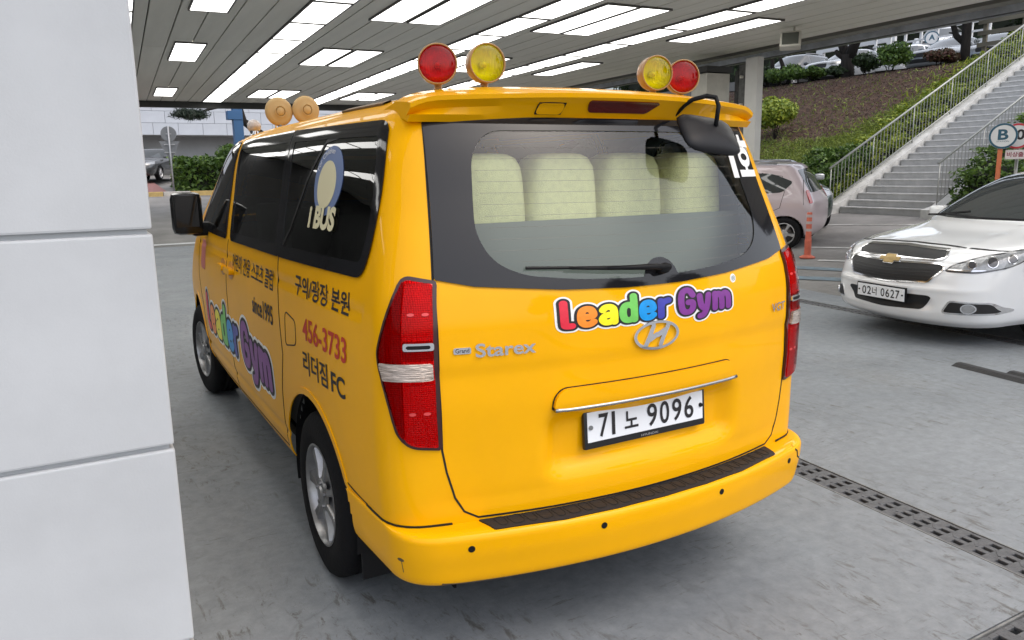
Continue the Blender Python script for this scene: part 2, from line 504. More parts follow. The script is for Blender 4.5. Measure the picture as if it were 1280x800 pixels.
# lines of the two drains that run along the bay
def AX(y, s): return 1.632+s*.105+.072*(y-.3)
def CXl(y, s): return 5.955+s*.10+.085*(y-3.3)
Y0, Y1 = -12., 18.2
pads = [[(-14, -.57), (AX(-.57, -1), -.57), (AX(Y1, -1), Y1), (-14, Y1)], [(-14, Y0), (AX(Y0, -1), Y0), (AX(-.79, -1), -.79), (-14, -.79)],
        [(AX(Y0, 1), Y0), (CXl(Y0, -1), Y0), (CXl(Y1, -1), Y1), (AX(Y1, 1), Y1)], [(CXl(Y0, 1), Y0), (CXl(Y0, 1)+.75, Y0), (CXl(Y1, 1)+.75, Y1), (CXl(Y1, 1), Y1)]]
vs = []; fs = []
for q in pads:
    b = len(vs); vs += [(x, y, 0) for x, y in q]+[(x, y, -.11) for x, y in q]; fs.append((b, b+1, b+2, b+3))
    for k in range(4): fs.append((b+k, b+4+k, b+4+(k+1) % 4, b+(k+1) % 4))
link('concrete_floor', mesh(vs, fs), CONC, kind='structure')
# asphalt all round, rising gently to the hill and to the street
xs = np.concatenate([np.arange(-60, 6, 3.), np.arange(6, 16, .5), np.arange(16, 90, 4.)]); ys = np.concatenate([np.arange(-60, 17, 3.), np.arange(17, 45, .75), np.arange(45, 140, 6.)])
vs = []
for y in ys:
    for x in xs:
        inside = (-13.5 < x < CXl(y, 1)+.45) and (Y0+.5 < y < Y1-.3)
        vs.append((x, y, -.12 if inside else min(gz(x, y), 3.)-.004))
nx = len(xs); fs = [(j*nx+i, j*nx+i+1, (j+1)*nx+i+1, (j+1)*nx+i) for j in range(len(ys)-1) for i in range(nx-1)]
link('asphalt_ground', mesh(vs, fs, True), ASPH, kind='structure')
# painted stall lines on the asphalt: sheets that follow the slope
def strip(name, p, q, w, mt, n=10, lift=.006):
    p, q = Vector(p), Vector(q); d = (q-p).normalized(); s = Vector((-d.y, d.x))*w/2; vs = []
    for k in range(n+1):
        c = p.lerp(q, k/n)
        for e in (c-s, c+s): vs.append((e.x, e.y, gz(e.x, e.y)+lift))
    return link(name, mesh(vs, [(2*k, 2*k+2, 2*k+3, 2*k+1) for k in range(n)]), mt, kind='structure')
strip('stall_line', (8.75, 6.55), (9.9, 3.5), .10, WLINE); strip('stall_line', (9.75, 7.6), (11.6, 3.2), .10, WLINE)
strip('stall_line', (12.4, 9.4), (14.2, 5.0), .10, WLINE); strip('stall_line', (12.6, 8.9), (13.0, 7.9), .12, WLINE)
strip('blue_line', (7.75, 7.4), (8.6, 4.6), .22, BLINE); strip('blue_line', (7.05, 6.7), (8.0, 4.4), .24, BLINE)
strip('white_band', (-12, 18.5), (8, 18.9), .22, mat('threshold_concrete', (.55, .56, .57), .7, var=.1, vscale=4))

# ---------------------------------------------------------------- drains with cast covers
GRT = mat('cast_grate', (.115, .117, .122), .55, .35, var=.2, vscale=25, bump=.3, bscale=120)
EDG = mat('drain_edge_steel', (.20, .20, .195), .6, .3, var=.25, vscale=14)
def grate_mesh(L=.498, w=.186, units=5):
    bm = bmesh.new(); u = L/units
    for k in range(units):
        y = -L/2+u*k
        add_box(bm, (0, y+u*.27, -.008), (w, u*.54, .016), None, .004)
        for j in range(4):
            add_box(bm, (-w/2+.012+j*(w-.024)/3, y+u*.77, -.008), (.020 if j in (0, 3) else .028, u*.47, .016), None, .003)
        add_box(bm, (0, y+u*.27, .001), (.05, .012, .003), Matrix.Rotation(.7, 3, 'Z'))
    return bm_mesh(bm)
GM = grate_mesh()
def drain(name, label, pts, n):
    """pts: start and end of the centre line on the floor; n covers."""
    a, b = Vector((*pts[0], 0)), Vector((*pts[1], 0)); d = (b-a).normalized(); ang = math.atan2(-d.x, d.y)
    t = thing(name, label, 'drain', loc=a, rot=(0, 0, ang))
    Ln = (b-a).length
    box('channel', (0, Ln/2, -.10), (.205, Ln, .012), mat('drain_dark', (.01, .01, .01), .9), t)
    for s in (-1, 1): box('edge_angle', (s*.0985, Ln/2, -.016), (.008, Ln, .035), EDG, t)
    for k in range(n):
        link('grate_cover', GM, GRT, t, loc=(random.uniform(-.001, .001), .25+k*.5, -.002+random.uniform(-.001, .001)), rot=(0, 0, random.uniform(-.004, .004)))
    return t
drain('floor_drain', 'long floor drain of cast covers running out from under the van', [(AX(-2.6, 0), -2.6), (AX(6.9, 0), 6.9)], 19)
drain('floor_drain', 'short cross drain of cast covers meeting the long drain at a right angle', [(-1.2, -.68), (1.30, -.68)], 5)
drain('floor_drain', 'floor drain of cast covers under the white car beside the asphalt', [(CXl(-2, 0), -2), (CXl(11.5, 0), 11.5)], 27)

# ================================================================ CANOPY (set three degrees off the van)
TH = -.052
HC = 4.0
CAN = thing('wash_bay_canopy', 'long canopy with grey slatted ceiling and steel fascia over the wash bay', 'canopy', rot=(0, 0, TH))
SLAT = mat('ceiling_slat', (.74, .72, .645), .5, var=.10, vscale=1.2)
CDK = mat('ceiling_void', (.015, .015, .014), .9)
STL = mat('fascia_steel', (.16, .165, .17), .45, .3, var=.2, vscale=3)
CRB = mat('beam_cream', (.55, .535, .47), .6, var=.1, vscale=3)
LX0, LX1, LY0, LY1 = -11., 11.0, -.5, 25.6
box('roof_deck', ((LX0+LX1)/2, (LY0+LY1)/2, HC+.36), (LX1-LX0, LY1-LY0, .30), CDK, CAN)
bm = bmesh.new(); add_box(bm, (0, 0, .02), (.378, 1, .04), None, .0)
me_s = bm_mesh(bm)
seg_y = [(LY0, 5.2), (5.212, 14.3), (14.312, LY1)]
k = 0
x = LX0+.20
while x < LX1-.75:
    for a, b in seg_y:
        o = link('ceiling_slat', me_s, SLAT, CAN, loc=(x, (a+b)/2, HC+random.uniform(-.003, .003))); o.scale = (1, b-a, 1)
    x += .40
# edge beams
box('far_beam', ((LX0+LX1)/2, LY1+.10, HC-.06), (LX1-LX0, .22, .26), mat('beam_dark', (.045, .047, .045), .6), CAN)
box('far_flashing', ((LX0+LX1)/2, LY1+.26, HC+.02), (LX1-LX0, .06, .34), STL, CAN)
box('near_fascia', ((LX0+LX1)/2, LY0-.06, HC+.12), (LX1-LX0, .08, .50), STL, CAN)
box('side_beam', (LX1-.42, (LY0+LY1)/2, HC+.06), (.30, LY1-LY0, .14), mat('beam_grey', (.22, .215, .19), .6), CAN)
box('side_beam', (LX1-.02, (LY0+LY1)/2, HC+.18), (.26, LY1-LY0, .10), CRB, CAN)
box('side_beam', (LX1+.36, (LY0+LY1)/2, HC+.22), (.20, LY1-LY0, .10), CRB, CAN)
box('side_gap', (LX1+.32, (LY0+LY1)/2, HC+.45), (.95, LY1-LY0, .20), CDK, CAN)
box('side_fascia', (LX1+.82, (LY0+LY1)/2, HC+.33), (.05, LY1-LY0, .50), mat('fascia_blue_grey', (.72, .76, .82), .35, .4, var=.2, vscale=2), CAN)
box('side_flashing', (LX1+.90, (LY0+LY1)/2, HC+.07), (.14, LY1-LY0, .03), STL, CAN)
# lights
LIT = mat('light_diffuser', (.9, .9, .9), .5, emit=(1., .985, .95), estr=2.8)
LFR = mat('light_frame', (.10, .097, .09), .5)
def ceil_light(x0, x1, y0, y1, label, grp):
    c, s_ = math.cos(TH), math.sin(TH); cx, cy = (x0+x1)/2, (y0+y1)/2
    t = thing('ceiling_light', label, 'light', loc=(cx*c-cy*s_, cx*s_+cy*c, HC), rot=(0, 0, TH), group=grp)
    w, l = x1-x0, y1-y0
    bm = bmesh.new()
    for a in (-1, 1):
        add_box(bm, (a*(w/2+.012), 0, -.012), (.024, l+.048, .036)); add_box(bm, (0, a*(l/2+.012), -.0125), (w, .024, .035))
    link('frame', bm_mesh(bm), LFR, t)
    box('diffuser', (0, 0, -.016), (w, l, .012), LIT, t)
for xs_ in (-7.6, -4.7, -1.75, 1.02, 4.18, 6.88):
    y = 1.0
    while y < 25.2:
        if y+1.62 > 2.0 or xs_ < 2: ceil_light(xs_, xs_+.54, y, min(y+1.56, 25.3), 'white panel light in one of the unbroken rows along the ceiling', 'panel lights in unbroken rows on the ceiling')
        y += 1.66
for y0, y1 in ((1.6, 3.9), (8.15, 10.5), (13.55, 15.9), (21.4, 23.7)):
    for xs_ in (-.47, -3.1):
        ceil_light(xs_, xs_+.50, y0, y1, 'single white panel light set apart between slats of the ceiling', 'single panel lights on the ceiling')
    for xs_ in (2.12, 2.74, 4.95, 5.55, 7.82):
        ceil_light(xs_, xs_+.52, y0-.2, y1-.2, 'white panel light of a side by side pair in the ceiling' if xs_ < 7 else 'white panel light standing alone near the canopy edge', 'paired panel lights on the ceiling' if xs_ < 7 else 'lone panel lights near the canopy edge')
# floodlight under the edge beam
fl = thing('floodlight', 'cream square floodlight hanging under the canopy edge beam', 'floodlight', loc=(9.35, 7.87, 3.78), rot=(R(-22), 0, R(-52)))
box('housing', (0, .05, 0), (.34, .16, .28), CRB, fl, bev=.015); box('lamp_glass', (0, -.036, 0), (.27, .012, .21), mat('flood_glass', (.10, .105, .09), .15), fl)
tube('bracket', [(.05, .06, .13), (.05, .06, .36)], .02, CRB, fl)

# ---------------------------------------------------------------- pillars
PWH = mat('pillar_panel_white', (.50, .515, .53), .42, var=.05, vscale=2.2, bump=.05, bscale=150)
pl_ = thing('clad_pillar', 'broad white pillar clad in wide panels with grooves beside the van', 'pillar', loc=(-2.32, .40, 0))
box('core', (0, .15, 2.0), (1.575, .26, 4.0), mat('pillar_core', (.46, .475, .49), .6), pl_)
z = .26-.62
for k in range(8):
    a, b = max(z, 0.)+.004, min(z+.62, 3.98)-.010
    if b > a: box('panel', (0, .15, (a+b)/2), (1.60, .30, b-a), PWH, pl_, bev=.007)
    z += .62
cw = thing('square_pillar', 'white square canopy pillar in front of the dirt slope', 'pillar', loc=(10.60, 9.86, 0), rot=(0, 0, TH))
box('shaft', (.0, 0, 1.9), (.16, .34, 3.8), mat('pillar_white', (.60, .60, .57), .5, var=.05, vscale=2), cw, bev=.008)
box('steel_channel', (.0, .28, 1.85), (.10, .22, 3.7), mat('channel_steel', (.10, .10, .095), .5, .5, var=.3, vscale=8), cw)
box('roller_guide', (.02, .44, 1.8), (.16, .10, 3.6), mat('channel_steel_dark', (.04, .04, .038), .6, .3, var=.3, vscale=8), cw)
for z in (3.45, 2.9): box('clip', (-.06, .26, z), (.14, .03, .05), CRB, cw)
cp = thing('cream_pillar', 'cream pillar behind the steel channel, partly hidden by the roof spoiler', 'pillar', loc=(10.55, 11.05, 0), rot=(0, 0, TH))
box('shaft', (0, 0, 1.8), (.62, .5, 3.6), CRB, cp, bev=.01); box('cap', (0, 0, 3.68), (.7, .56, .12), mat('beam_dark', (.045, .047, .045), .6), cp)
# ================================================================ THE YELLOW VAN (rear towards the camera, length along +y)
VAN_KEYS = [  # z, half width, rear y, front y, rear bow, rear radius, front bow, front radius
    (.335, .905, .150, 5.06, .15, .12, .28, .25),
    (.42, .945, .120, 5.14, .16, .12, .28, .25),
    (.55, .962, .103, 5.22, .17, .12, .28, .25),
    (.80, .970, .096, 5.22, .18, .12, .28, .25),
    (1.00, .968, .090, 5.1, .18, .12, .30, .25),
    (1.15, .958, .092, 4.97, .18, .12, .34, .25),
    (1.25, .946, .106, 4.86, .18, .12, .36, .25),
    (1.32, .933, .127, 4.75, .18, .12, .38, .22),
    (1.55, .882, .212, 4.36, .18, .12, .38, .20),
    (1.76, .832, .300, 4.02, .17, .11, .36, .20),
    (1.83, .800, .336, 3.92, .16, .11, .34, .20),
    (1.875, .745, .375, 3.78, .14, .11, .32, .20),
    (1.905, .650, .440, 3.55, .12, .11, .28, .20),
    (1.93, .48, .60, 3.15, .10, .12, .22, .20),
    (1.945, .28, .90, 2.7, .06, .12, .15, .15),
    (1.95, .06, 1.25, 2.0, .02, .03, .03, .03)]
VAN_V, VAN_F = loft(VAN_KEYS, 150, tR=.035, tF=.06, ns=290, nr=34)
VS = Surf(VAN_V, VAN_F)
VAN = thing('yellow_van', 'yellow sports-club van with rainbow lettering, its tailgate facing out of the wash bay', 'van')
YEL = mat('van_paint', (.86, .412, .0003), .42, coat=.34, var=.035, vscale=2, spec=.05)
BLK = mat('black_plastic', (.008, .008, .009), .5, spec=.2)
GAP = mat('panel_gap_shadow', (.006, .005, .004), .8)
RUB = mat('tyre_rubber', (.009, .009, .010), .8, spec=.15, bump=.15, bscale=60)
CHR = mat('chrome', (.75, .75, .76), .12, 1.)
ALLOY = mat('alloy', (.30, .30, .305), .32, .9, var=.12, vscale=20)
FRIT = mat('glass_border', (.012, .012, .014), .06, spec=.38)
PLW = mat('plate_white', (.78, .80, .83), .4)
INKB = mat('lettering_black', (.012, .010, .012), .5)
PADM = mat('step_pad_plastic', (.026, .024, .026), .55, spec=.2, bump=.1, bscale=90)
TRIM = mat('cabin_trim_grey', (.16, .17, .17), .8)

# openings and arches
ARCH = [(1.075, .345), (4.275, .345)]; RA = .43
def arch_test(c):
    k = np.zeros(len(c), bool)
    for y, z in ARCH: k |= (np.hypot(c[:, 1]-y, c[:, 2]-z) < RA) & (np.abs(c[:, 0]) > .6)
    return k
def mirror_x(P): return [(-x, z) for x, z in P]
GL_R = [(.692, 1.815), (.721, 1.558), (.757, 1.316), (.64, 1.290), (.35, 1.264), (.12, 1.254)]
GLASS_R = mirror_x(GL_R)+GL_R[::-1]
CL_R = [(.50, 1.772), (.566, 1.70), (.592, 1.55), (.606, 1.45), (.57, 1.362), (.48, 1.315), (.30, 1.293), (.1, 1.283)]
CLEAR_R = fillet(mirror_x(CL_R)+CL_R[::-1], .05)
WIN1 = fillet([(.515, 1.812), (.455, 1.63), (.435, 1.44), (.475, 1.305), (1.505, 1.292), (1.575, 1.83)], [.05, .1, .1, .06, .01, .02])
WIN2 = fillet([(1.60, 1.832), (1.53, 1.292), (2.66, 1.284), (2.735, 1.64), (2.80, 1.835)], [.02, .01, .05, .1, .06])
WIN3 = fillet([(2.90, 1.835), (2.79, 1.285), (3.98, 1.285), (3.72, 1.58), (3.40, 1.80), (3.25, 1.835)], [.04, .03, .06, .2, .1, .1])
f_gl, f_cl = sd_poly(GLASS_R), sd_poly(CLEAR_R)
f_w = [sd_poly(w) for w in (WIN1, WIN2, WIN3)]
f_ws = sd_poly([(-.70, 1.30), (.70, 1.30), (.62, 1.55), (.54, 1.78), (-.54, 1.78), (-.62, 1.55)])
def win_test(grow):
    def t(c):
        k = (c[:, 1] < .7) & (f_cl(c[:, 0], c[:, 2]) < grow)
        for f in f_w: k |= (np.abs(c[:, 0]) > .6) & (f(c[:, 1], c[:, 2]) < grow-.045)
        k |= (c[:, 1] > 3.2) & (f_ws(c[:, 0], c[:, 2]) < grow-.045)
        return k
    return t
# niche for the number plate and the shoulder crease of the tailgate pressed into the shell
def press(vs):
    v = vs.copy()
    f = sd_rrect(-.42, .42, .625, .862, .07)(v[:, 0], v[:, 2])
    rear = v[:, 1] < .6
    v[:, 1] += np.where(rear, .045*np.clip(.35-f/.07, 0, 1)**1.6, 0)
    cz = .007/(1+np.exp((v[:, 2]-1.030)/.006))*np.clip((v[:, 2]-.90)/.13, 0, 1)
    v[:, 1] += np.where(rear & (np.abs(v[:, 0]) < .8), cz, 0)
    lo = np.exp(-((v[:, 2]-.60)/.012)**2)*.004
    v[:, 1] += np.where(rear & (np.abs(v[:, 0]) < .8), lo, 0)
    side = np.abs(v[:, 0]) > .85
    cr = np.exp(-((v[:, 2]-1.195)/.012)**2)*.006+np.exp(-((v[:, 2]-.50)/.014)**2)*.008
    v[:, 0] -= np.where(side & (v[:, 1] > .45), np.sign(v[:, 0])*cr, 0)
    return v
VAN_VP = press(VAN_V)
VS = Surf(VAN_VP, VAN_F)
body = link('body', mesh(VAN_VP, cut_holes(VAN_VP, VAN_F, [arch_test, win_test(.02)]), True), YEL, VAN)
KI = [(max(.45, k[0]-.03), max(.04, k[1]-.05), k[2]+.05, k[3]-.06)+tuple(k[4:]) for k in VAN_KEYS if k[0] >= .5]
iv, if_ = loft(KI, 60, tR=.035, tF=.06, ns=90)
link('cabin_lining', mesh(iv, cut_holes(iv, if_, [win_test(.05), arch_test]), True), TRIM, VAN)
box('floor_pan', (0, 2.65, .40), (1.72, 4.7, .05), BLK, VAN)
for s in (-1, 1):
    for i, (y, z) in enumerate(ARCH):
        sd = 'left' if s < 0 else 'right'
        lay('arch_lip', VS, sd, sd_and(sd_sub(sd_circle((y, z), RA+.022), sd_circle((y, z), RA-.006)), lambda a, b: (.372-b)), (y-.47, y+.47, .36, z+.47), .012, YEL, VAN, .006, -.002)
        bm = bmesh.new(); n = 28
        for k in range(n):
            a0, a1 = (math.pi*1.12*k/n-.19, math.pi*1.12*(k+1)/n-.19)
            q = []
            for xx, a in ((.925, a0), (.925, a1), (.55, a1), (.55, a0)):
                q.append(bm.verts.new((s*xx, y+(RA+.004)*math.cos(a), z+(RA+.004)*math.sin(a))))
            bm.faces.new(q)
        add_box(bm, (s*.545, y, z+.06), (.01, .9, .75))
        link('wheel_well', bm_mesh(bm), BLK, VAN)

# wheels
def rim_mesh(Rr, spokes, face=.0, wide=.06, dish=.045):
    """Alloy wheel face, outer side towards -x at x=0; returns mesh."""
    bm = bmesh.new()
    prof = [(-.004, Rr), (-.006, Rr-.008), (.012, Rr-.018), (.10, Rr-.03), (.12, Rr-.03)]
    seg = 40
    rg = [[bm.verts.new((a, r*math.cos(2*math.pi*k/seg), r*math.sin(2*math.pi*k/seg))) for k in range(seg)] for a, r in prof]
    for i in range(len(prof)-1):
        for k in range(seg): bm.faces.new((rg[i][k], rg[i][(k+1) % seg], rg[i+1][(k+1) % seg], rg[i+1][k]))
    for s in range(spokes):
        a = 2*math.pi*s/spokes
        st = []
        for r, w, x in ((.03, wide*.55, .010), (.075, wide*.5, .004), (Rr*.6, wide*.50, .010), (Rr-.012, wide*.85, .008)):
            c, sn = math.cos(a), math.sin(a)
            row = []
            for t, xx in ((-1, x+.03), (-.62, x), (.62, x), (1, x+.03)):
                row.append(bm.verts.new((xx, r*c-t*w/2*sn, r*sn+t*w/2*c)))
            st.append(row)
        for i in range(3):
            for k in range(3): bm.faces.new((st[i][k], st[i][k+1], st[i+1][k+1], st[i+1][k]))
    hub = [(.012, .072), (.002, .062), (.002, .036), (-.006, .030), (-.008, 0.0005)]
    rg = [[bm.verts.new((a, r*math.cos(2*math.pi*k/24), r*math.sin(2*math.pi*k/24))) for k in range(24)] for a, r in hub]
    for i in range(len(hub)-1):
        for k in range(24): bm.faces.new((rg[i][k], rg[i][(k+1) % 24], rg[i+1][(k+1) % 24], rg[i+1][k]))
    for s in range(5):
        a = 2*math.pi*(s+.5)/5; c, sn = math.cos(a)*.05, math.sin(a)*.05
        add_tube(bm, [(.004, c, sn), (-.006, c, sn)], .008, 6)
    return bm_mesh(bm)
def tyre_mesh(Rt, Rr, w):
    prof = [(.012, Rr-.012), (-.002, Rr), (-.008, Rr+.3*(Rt-Rr)), (-.009, Rr+.62*(Rt-Rr)), (.002, Rt-.018), (.018, Rt-.004), (.035, Rt)]
    for k in range(1, 4):
        a = .035+(w-.07)*k/4
        prof += [(a-.006, Rt), (a-.005, Rt-.008), (a+.005, Rt-.008), (a+.006, Rt)]
    prof += [(w-.035, Rt), (w-.012, Rt-.006), (w, Rt-.03), (w-.01, Rr)]
    return lathe_mesh(prof, 56, 'x')
DISC = mat('brake_disc', (.10, .09, .085), .5, .6)
def wheel(parent, x, y, z, Rt, Rr, w, spokes, sgn, rimmat, steer=0., wide=.06, key=[]):
    """Wheel as a part with tyre, rim and brake disc; sgn -1: outer face towards -x."""
    e = link('wheel', None, parent=parent, loc=(x, y, z), rot=(random.uniform(0, 6), 0, (0 if sgn < 0 else math.pi)+steer))
    e.rotation_mode = 'XYZ'; e.empty_display_size = .1
    link('tyre', tyre_mesh(Rt, Rr, w), RUB, e)
    o = link('rim', rim_mesh(Rr, spokes, wide=wide), rimmat, e); smooth_by_angle(o, 40)
    link('brake_disc', lathe_mesh([(.07, .001), (.07, Rr*.72), (.085, Rr*.72), (.12, Rr*.75), (.121, .001)], 24), DISC, e)
    return e
for y, z in ARCH:
    for s in (-1, 1): wheel(VAN, s*.935, y, z, .345, .213, .215, 7, s, ALLOY, steer=(.10 if y > 3 else 0), wide=.085)
for s in (-1, 1):       # mud flaps behind the rear wheels
    box('mud_flap', (s*.82, .665, .26), (.17, .012, .22), BLK, VAN, bev=.004)

# rear bumper with step pad
BK = [(.315, .89, .12, 5.0, .15, .12, .28, .25), (.328, .930, .062, 5.1, .17, .14, .28, .25), (.345, .945, .034, 5.15, .18, .14, .28, .25), (.40, .957, .022, 5.2, .185, .14, .28, .25), (.46, .961, .013, 5.2, .185, .14, .28, .25),
      (.497, .9630, .012, 5.2, .185, .14, .28, .25), (.509, .9635, .019, 5.2, .185, .14, .28, .25), (.5155, .9632, .032, 5.2, .185, .14, .28, .25), (.5185, .960, .055, 5.1, .18, .14, .28, .25), (.5195, .93, .13, 5., .17, .12, .28, .25)]
bv, bf = loft(BK, 48, tR=.035, tF=.06, ns=290, nr=40)
BS = Surf(bv, bf)
bfc = cut_holes(bv, [f for f in bf if len(f) == 4], [lambda c: c[:, 1] > .72, arch_test])
bump = link('rear_bumper', mesh(bv, bfc, True), YEL, VAN)
lay('step_pad', BS, 'top', sd_poly(fillet([(-.655, .185), (-.635, .108), (-.4, .055), (-.2, .033), (0, .026), (.2, .033), (.4, .055), (.635, .108), (.655, .185), (.4, .135), (.2, .112), (0, .105), (-.2, .112), (-.4, .135)], .006)), (-.67, .67, .02, .2), .01, PADM, bump, .006, -.001)
for k in range(-12, 13):
    if True:
        x = k*.0495; yb = .026+.185*(x*x)*1.08; hw = .020 if k % 2 else .014
        c = fillet([(x-hw, yb+.014), (x+hw, yb+.014), (x+hw+.004, yb+.070), (x-hw-.004, yb+.070)], .014, 3)
        ribbon('pad_groove', BS, 'top', c, .0028, GAP, bump, h=.0062, step=.03, closed=True)
for x, z in ((-.715, .466), (-.262, .470), (.27, .470), (.73, .466)):
    lay('parking_sensor', BS, 'rear', sd_circle((x, z), .011), (x-.015, x+.015, z-.015, z+.015), .003, BLK, bump, .002)
ribbon('bumper_crack', BS, 'rear', [(.775, .514), (.785, .498), (.80, .488), (.808, .462), (.835, .446)], .007, GAP, bump, step=.02)
ribbon('scuff', BS, 'rear', [(-.80, .345), (-.74, .338), (-.6, .336)], .006, mat('scuff_grey', (.09, .06, .03), .7), bump)
lay('scuff', BS, 'rear_left', sd_ellipse((-.600, .425), .014, .006), (-.63, -.57, .41, .44), .004, MATS['scuff_grey'], bump, .0006); ribbon('scuff', BS, 'rear_left', [(-.597, .422), (-.594, .38)], .002, MATS['scuff_grey'], bump)
# seam between bumper and shell at the flanks
for sd in ('left', 'right'): ribbon('bumper_seam', VS, sd, [(.70, .545), (.60, .534), (.48, .527)], .006, GAP, VAN)
for md in ('rear_left', 'rear_right'): ribbon('bumper_seam', VS, md, [(-.455, .523), (-.55, .523), (-.66, .524), (-.79, .526)], .006, GAP, VAN, h=.004)

# tailgate gap, side door gaps
GATE = [(.692, 1.80), (.725, 1.558), (.760, 1.316), (.766, 1.2), (.768, 1.05), (.764, .775), (.752, .70), (.728, .610), (.70, .560), (.655, .534), (.4, .53), (0, .528)]
for s in (-1, 1): ribbon('tailgate_gap', VS, 'rear', [(s*x, z) for x, z in GATE], .0065, GAP, VAN)
for sd in ('left', 'right'):
    ribbon('door_gap', VS, sd, [(1.515, 1.30), (1.47, 1.05), (1.44, .87), (1.50, .70), (1.53, .50), (1.54, .40)], .007, GAP, VAN)
    ribbon('door_gap', VS, sd, [(2.735, 1.285), (2.77, 1.05), (2.76, .60), (2.74, .40)], .007, GAP, VAN)
    ribbon('door_gap', VS, sd, [(4.02, 1.27), (4.02, .95), (3.85, .75), (3.78, .45)], .007, GAP, VAN)
    ribbon('door_gap', VS, sd, [(1.53, .415), (2.74, .405), (3.78, .43)], .007, GAP, VAN)
    for y0, y1, z0, z1, nm in ((1.205, 1.375, .925, 1.075, 'fuel_flap'),):
        ribbon(nm, VS, sd, fillet([(y0, z0+.03), (y1, z0), (y1-.01, z1), (y0, z1-.02)], .03, 4), .005, GAP, VAN, closed=True)
    for y0, z0 in ((2.86, 1.12), (2.62, 1.12)):
        lay('door_handle_cup', VS, sd, sd_ellipse((y0, z0), .085, .05), (y0-.1, y0+.1, z0-.06, z0+.06), .012, mat('van_paint_shaded', (.62, .27, .004), .4, coat=.5), VAN, .002)  # cup's shade is put into its colour: darker copy of the body yellow
        lay('door_handle', VS, sd, sd_rrect(y0-.09, y0+.09, z0-.018, z0+.014, .012), (y0-.1, y0+.1, z0-.03, z0+.03), .01, YEL, VAN, .028)

# glazing
GREAR = glass_mat('rear_glass', (.92, .97, .88), 1.52)
GSIDE = glass_mat('privacy_glass', (.16, .19, .175), 1.6)
GWS = glass_mat('windscreen_glass', (.7, .76, .72), 1.5)
rg = lay('rear_window', VS, 'rear', f_gl, bounds(GLASS_R), .03, GREAR, VAN, .002, .001)
hump = sd_or(sd_circle((.035, 1.268), .075), sd_poly([(-.05, 1.26), (-.02, 1.30), (.085, 1.30), (.12, 1.26)]))
lay('window_border', VS, 'rear', sd_or(sd_sub(f_gl, f_cl), sd_and(hump, f_gl)), bounds(GLASS_R), .008, FRIT, rg, .002, .004)
for k in range(12):
    z = 1.322+k*.036; wd = .565 if z > 1.36 else .49
    ribbon('defroster_wire', VS, 'rear', [(-wd, z), (0, z-.004), (wd, z)], .0006, mat('defroster', (.22, .19, .16), .6), rg, h=.0036, step=.08, base=.0034)
for sd in ('left', 'right'):
    for W_, f in zip((WIN1, WIN2, WIN3), f_w):
        g = lay('side_window', VS, sd, f, bounds(W_), .03, GSIDE, VAN, .002, .003)
        lay('window_border', VS, sd, sd_sub(f, sd_grow(f, -.050)), bounds(W_), .010, FRIT, g, .002, .0055)
    ribbon('window_divider', VS, sd, [(1.515, 1.295), (1.59, 1.83)], .05, FRIT, VAN, h=.007)
    ribbon('quarter_window_frame', VS, sd, [(1.49, 1.31), (1.36, 1.42), (1.22, 1.62), (1.05, 1.765), (.78, 1.79)], .016, BLK, VAN, h=.007)
lay('windscreen', VS, 'front', sd_grow(f_ws, .03), (-.76, .76, 1.25, 1.84), .04, GWS, VAN, .003, .002)

# rear wiper
WP = VS.placer('rear')
pv = WP(.03, 1.305, .03)
bm = bmesh.new()
add_tube(bm, [WP(.03, 1.300, 0), WP(.03, 1.300, .040)], .018, 14)
add_tube(bm, [WP(.05, 1.302, .035), WP(-.05, 1.308, .04), WP(-.20, 1.315, .034)], [.012, .010, .006], 8)
add_tube(bm, [WP(-.20, 1.315, .034), WP(-.33, 1.324, .03)], [.006, .004], 8)
wp = link('rear_wiper', bm_mesh(bm, True), BLK, VAN)
bm = bmesh.new(); P = [WP(x, 1.336-.05*(x+.47), .014) for x in np.linspace(-.47, -.02, 10)]
add_tube(bm, P, .0055, 6); link('wiper_blade', bm_mesh(bm), BLK, wp)

# roof spoiler
def sp_sec(x):
    yl = .245+.285*x*x; zl = 1.900-.030*x*x-.02*max(0, (abs(x)-.66)/.085)**2
    yb = .338+.155*x*x; zb = 1.805-.0*x*x
    rf, _ = VS.at(x, .66, 'top')
    return [(x, .66, rf.z-.004), (x, (.66+yl)/2, (rf.z+zl)/2+.014), (x, yl+.02, zl), (x, yl, zl-.006), (x, yl+.004, zl-.020), (x, yl+.040, zl-.042), (x, yb-.012, zb+.02), (x, yb+.01, zb-.002), (x, yb+.05, zb+.01)]
xs = np.linspace(-.745, .745, 61); secs = [sp_sec(x) for x in xs]; n = len(secs[0])
vs = [p for s in secs for p in s]; fs = []
for i in range(len(xs)-1):
    for k in range(n-1): fs.append((i*n+k, i*n+k+1, (i+1)*n+k+1, (i+1)*n+k))
fs.append(tuple(range(n))); fs.append(tuple((len(xs)-1)*n+k for k in range(n))[::-1])
spo = link('roof_spoiler', mesh(vs, fs, True), YEL, VAN); smooth_by_angle(spo, 28)
SS = Surf(vs, fs)
lay('brake_light', SS, 'rear', sd_poly(fillet([(-.155, 1.872), (.155, 1.872), (.115, 1.838), (-.135, 1.838)], .012)), (-.17, .17, 1.82, 1.89), .008, mat('brake_light_red', (.10, .008, .006), .15, coat=.5), spo, .004)
lay('washer_cover', SS, 'rear', sd_rrect(-.33, -.235, 1.830, 1.862, .012), (-.35, -.22, 1.82, 1.87), .006, YEL, spo, .004)
ribbon('washer_gap', SS, 'rear', [(-.33, 1.83), (-.235, 1.83), (-.235, 1.862), (-.33, 1.862)], .004, GAP, spo, closed=True, h=.002)

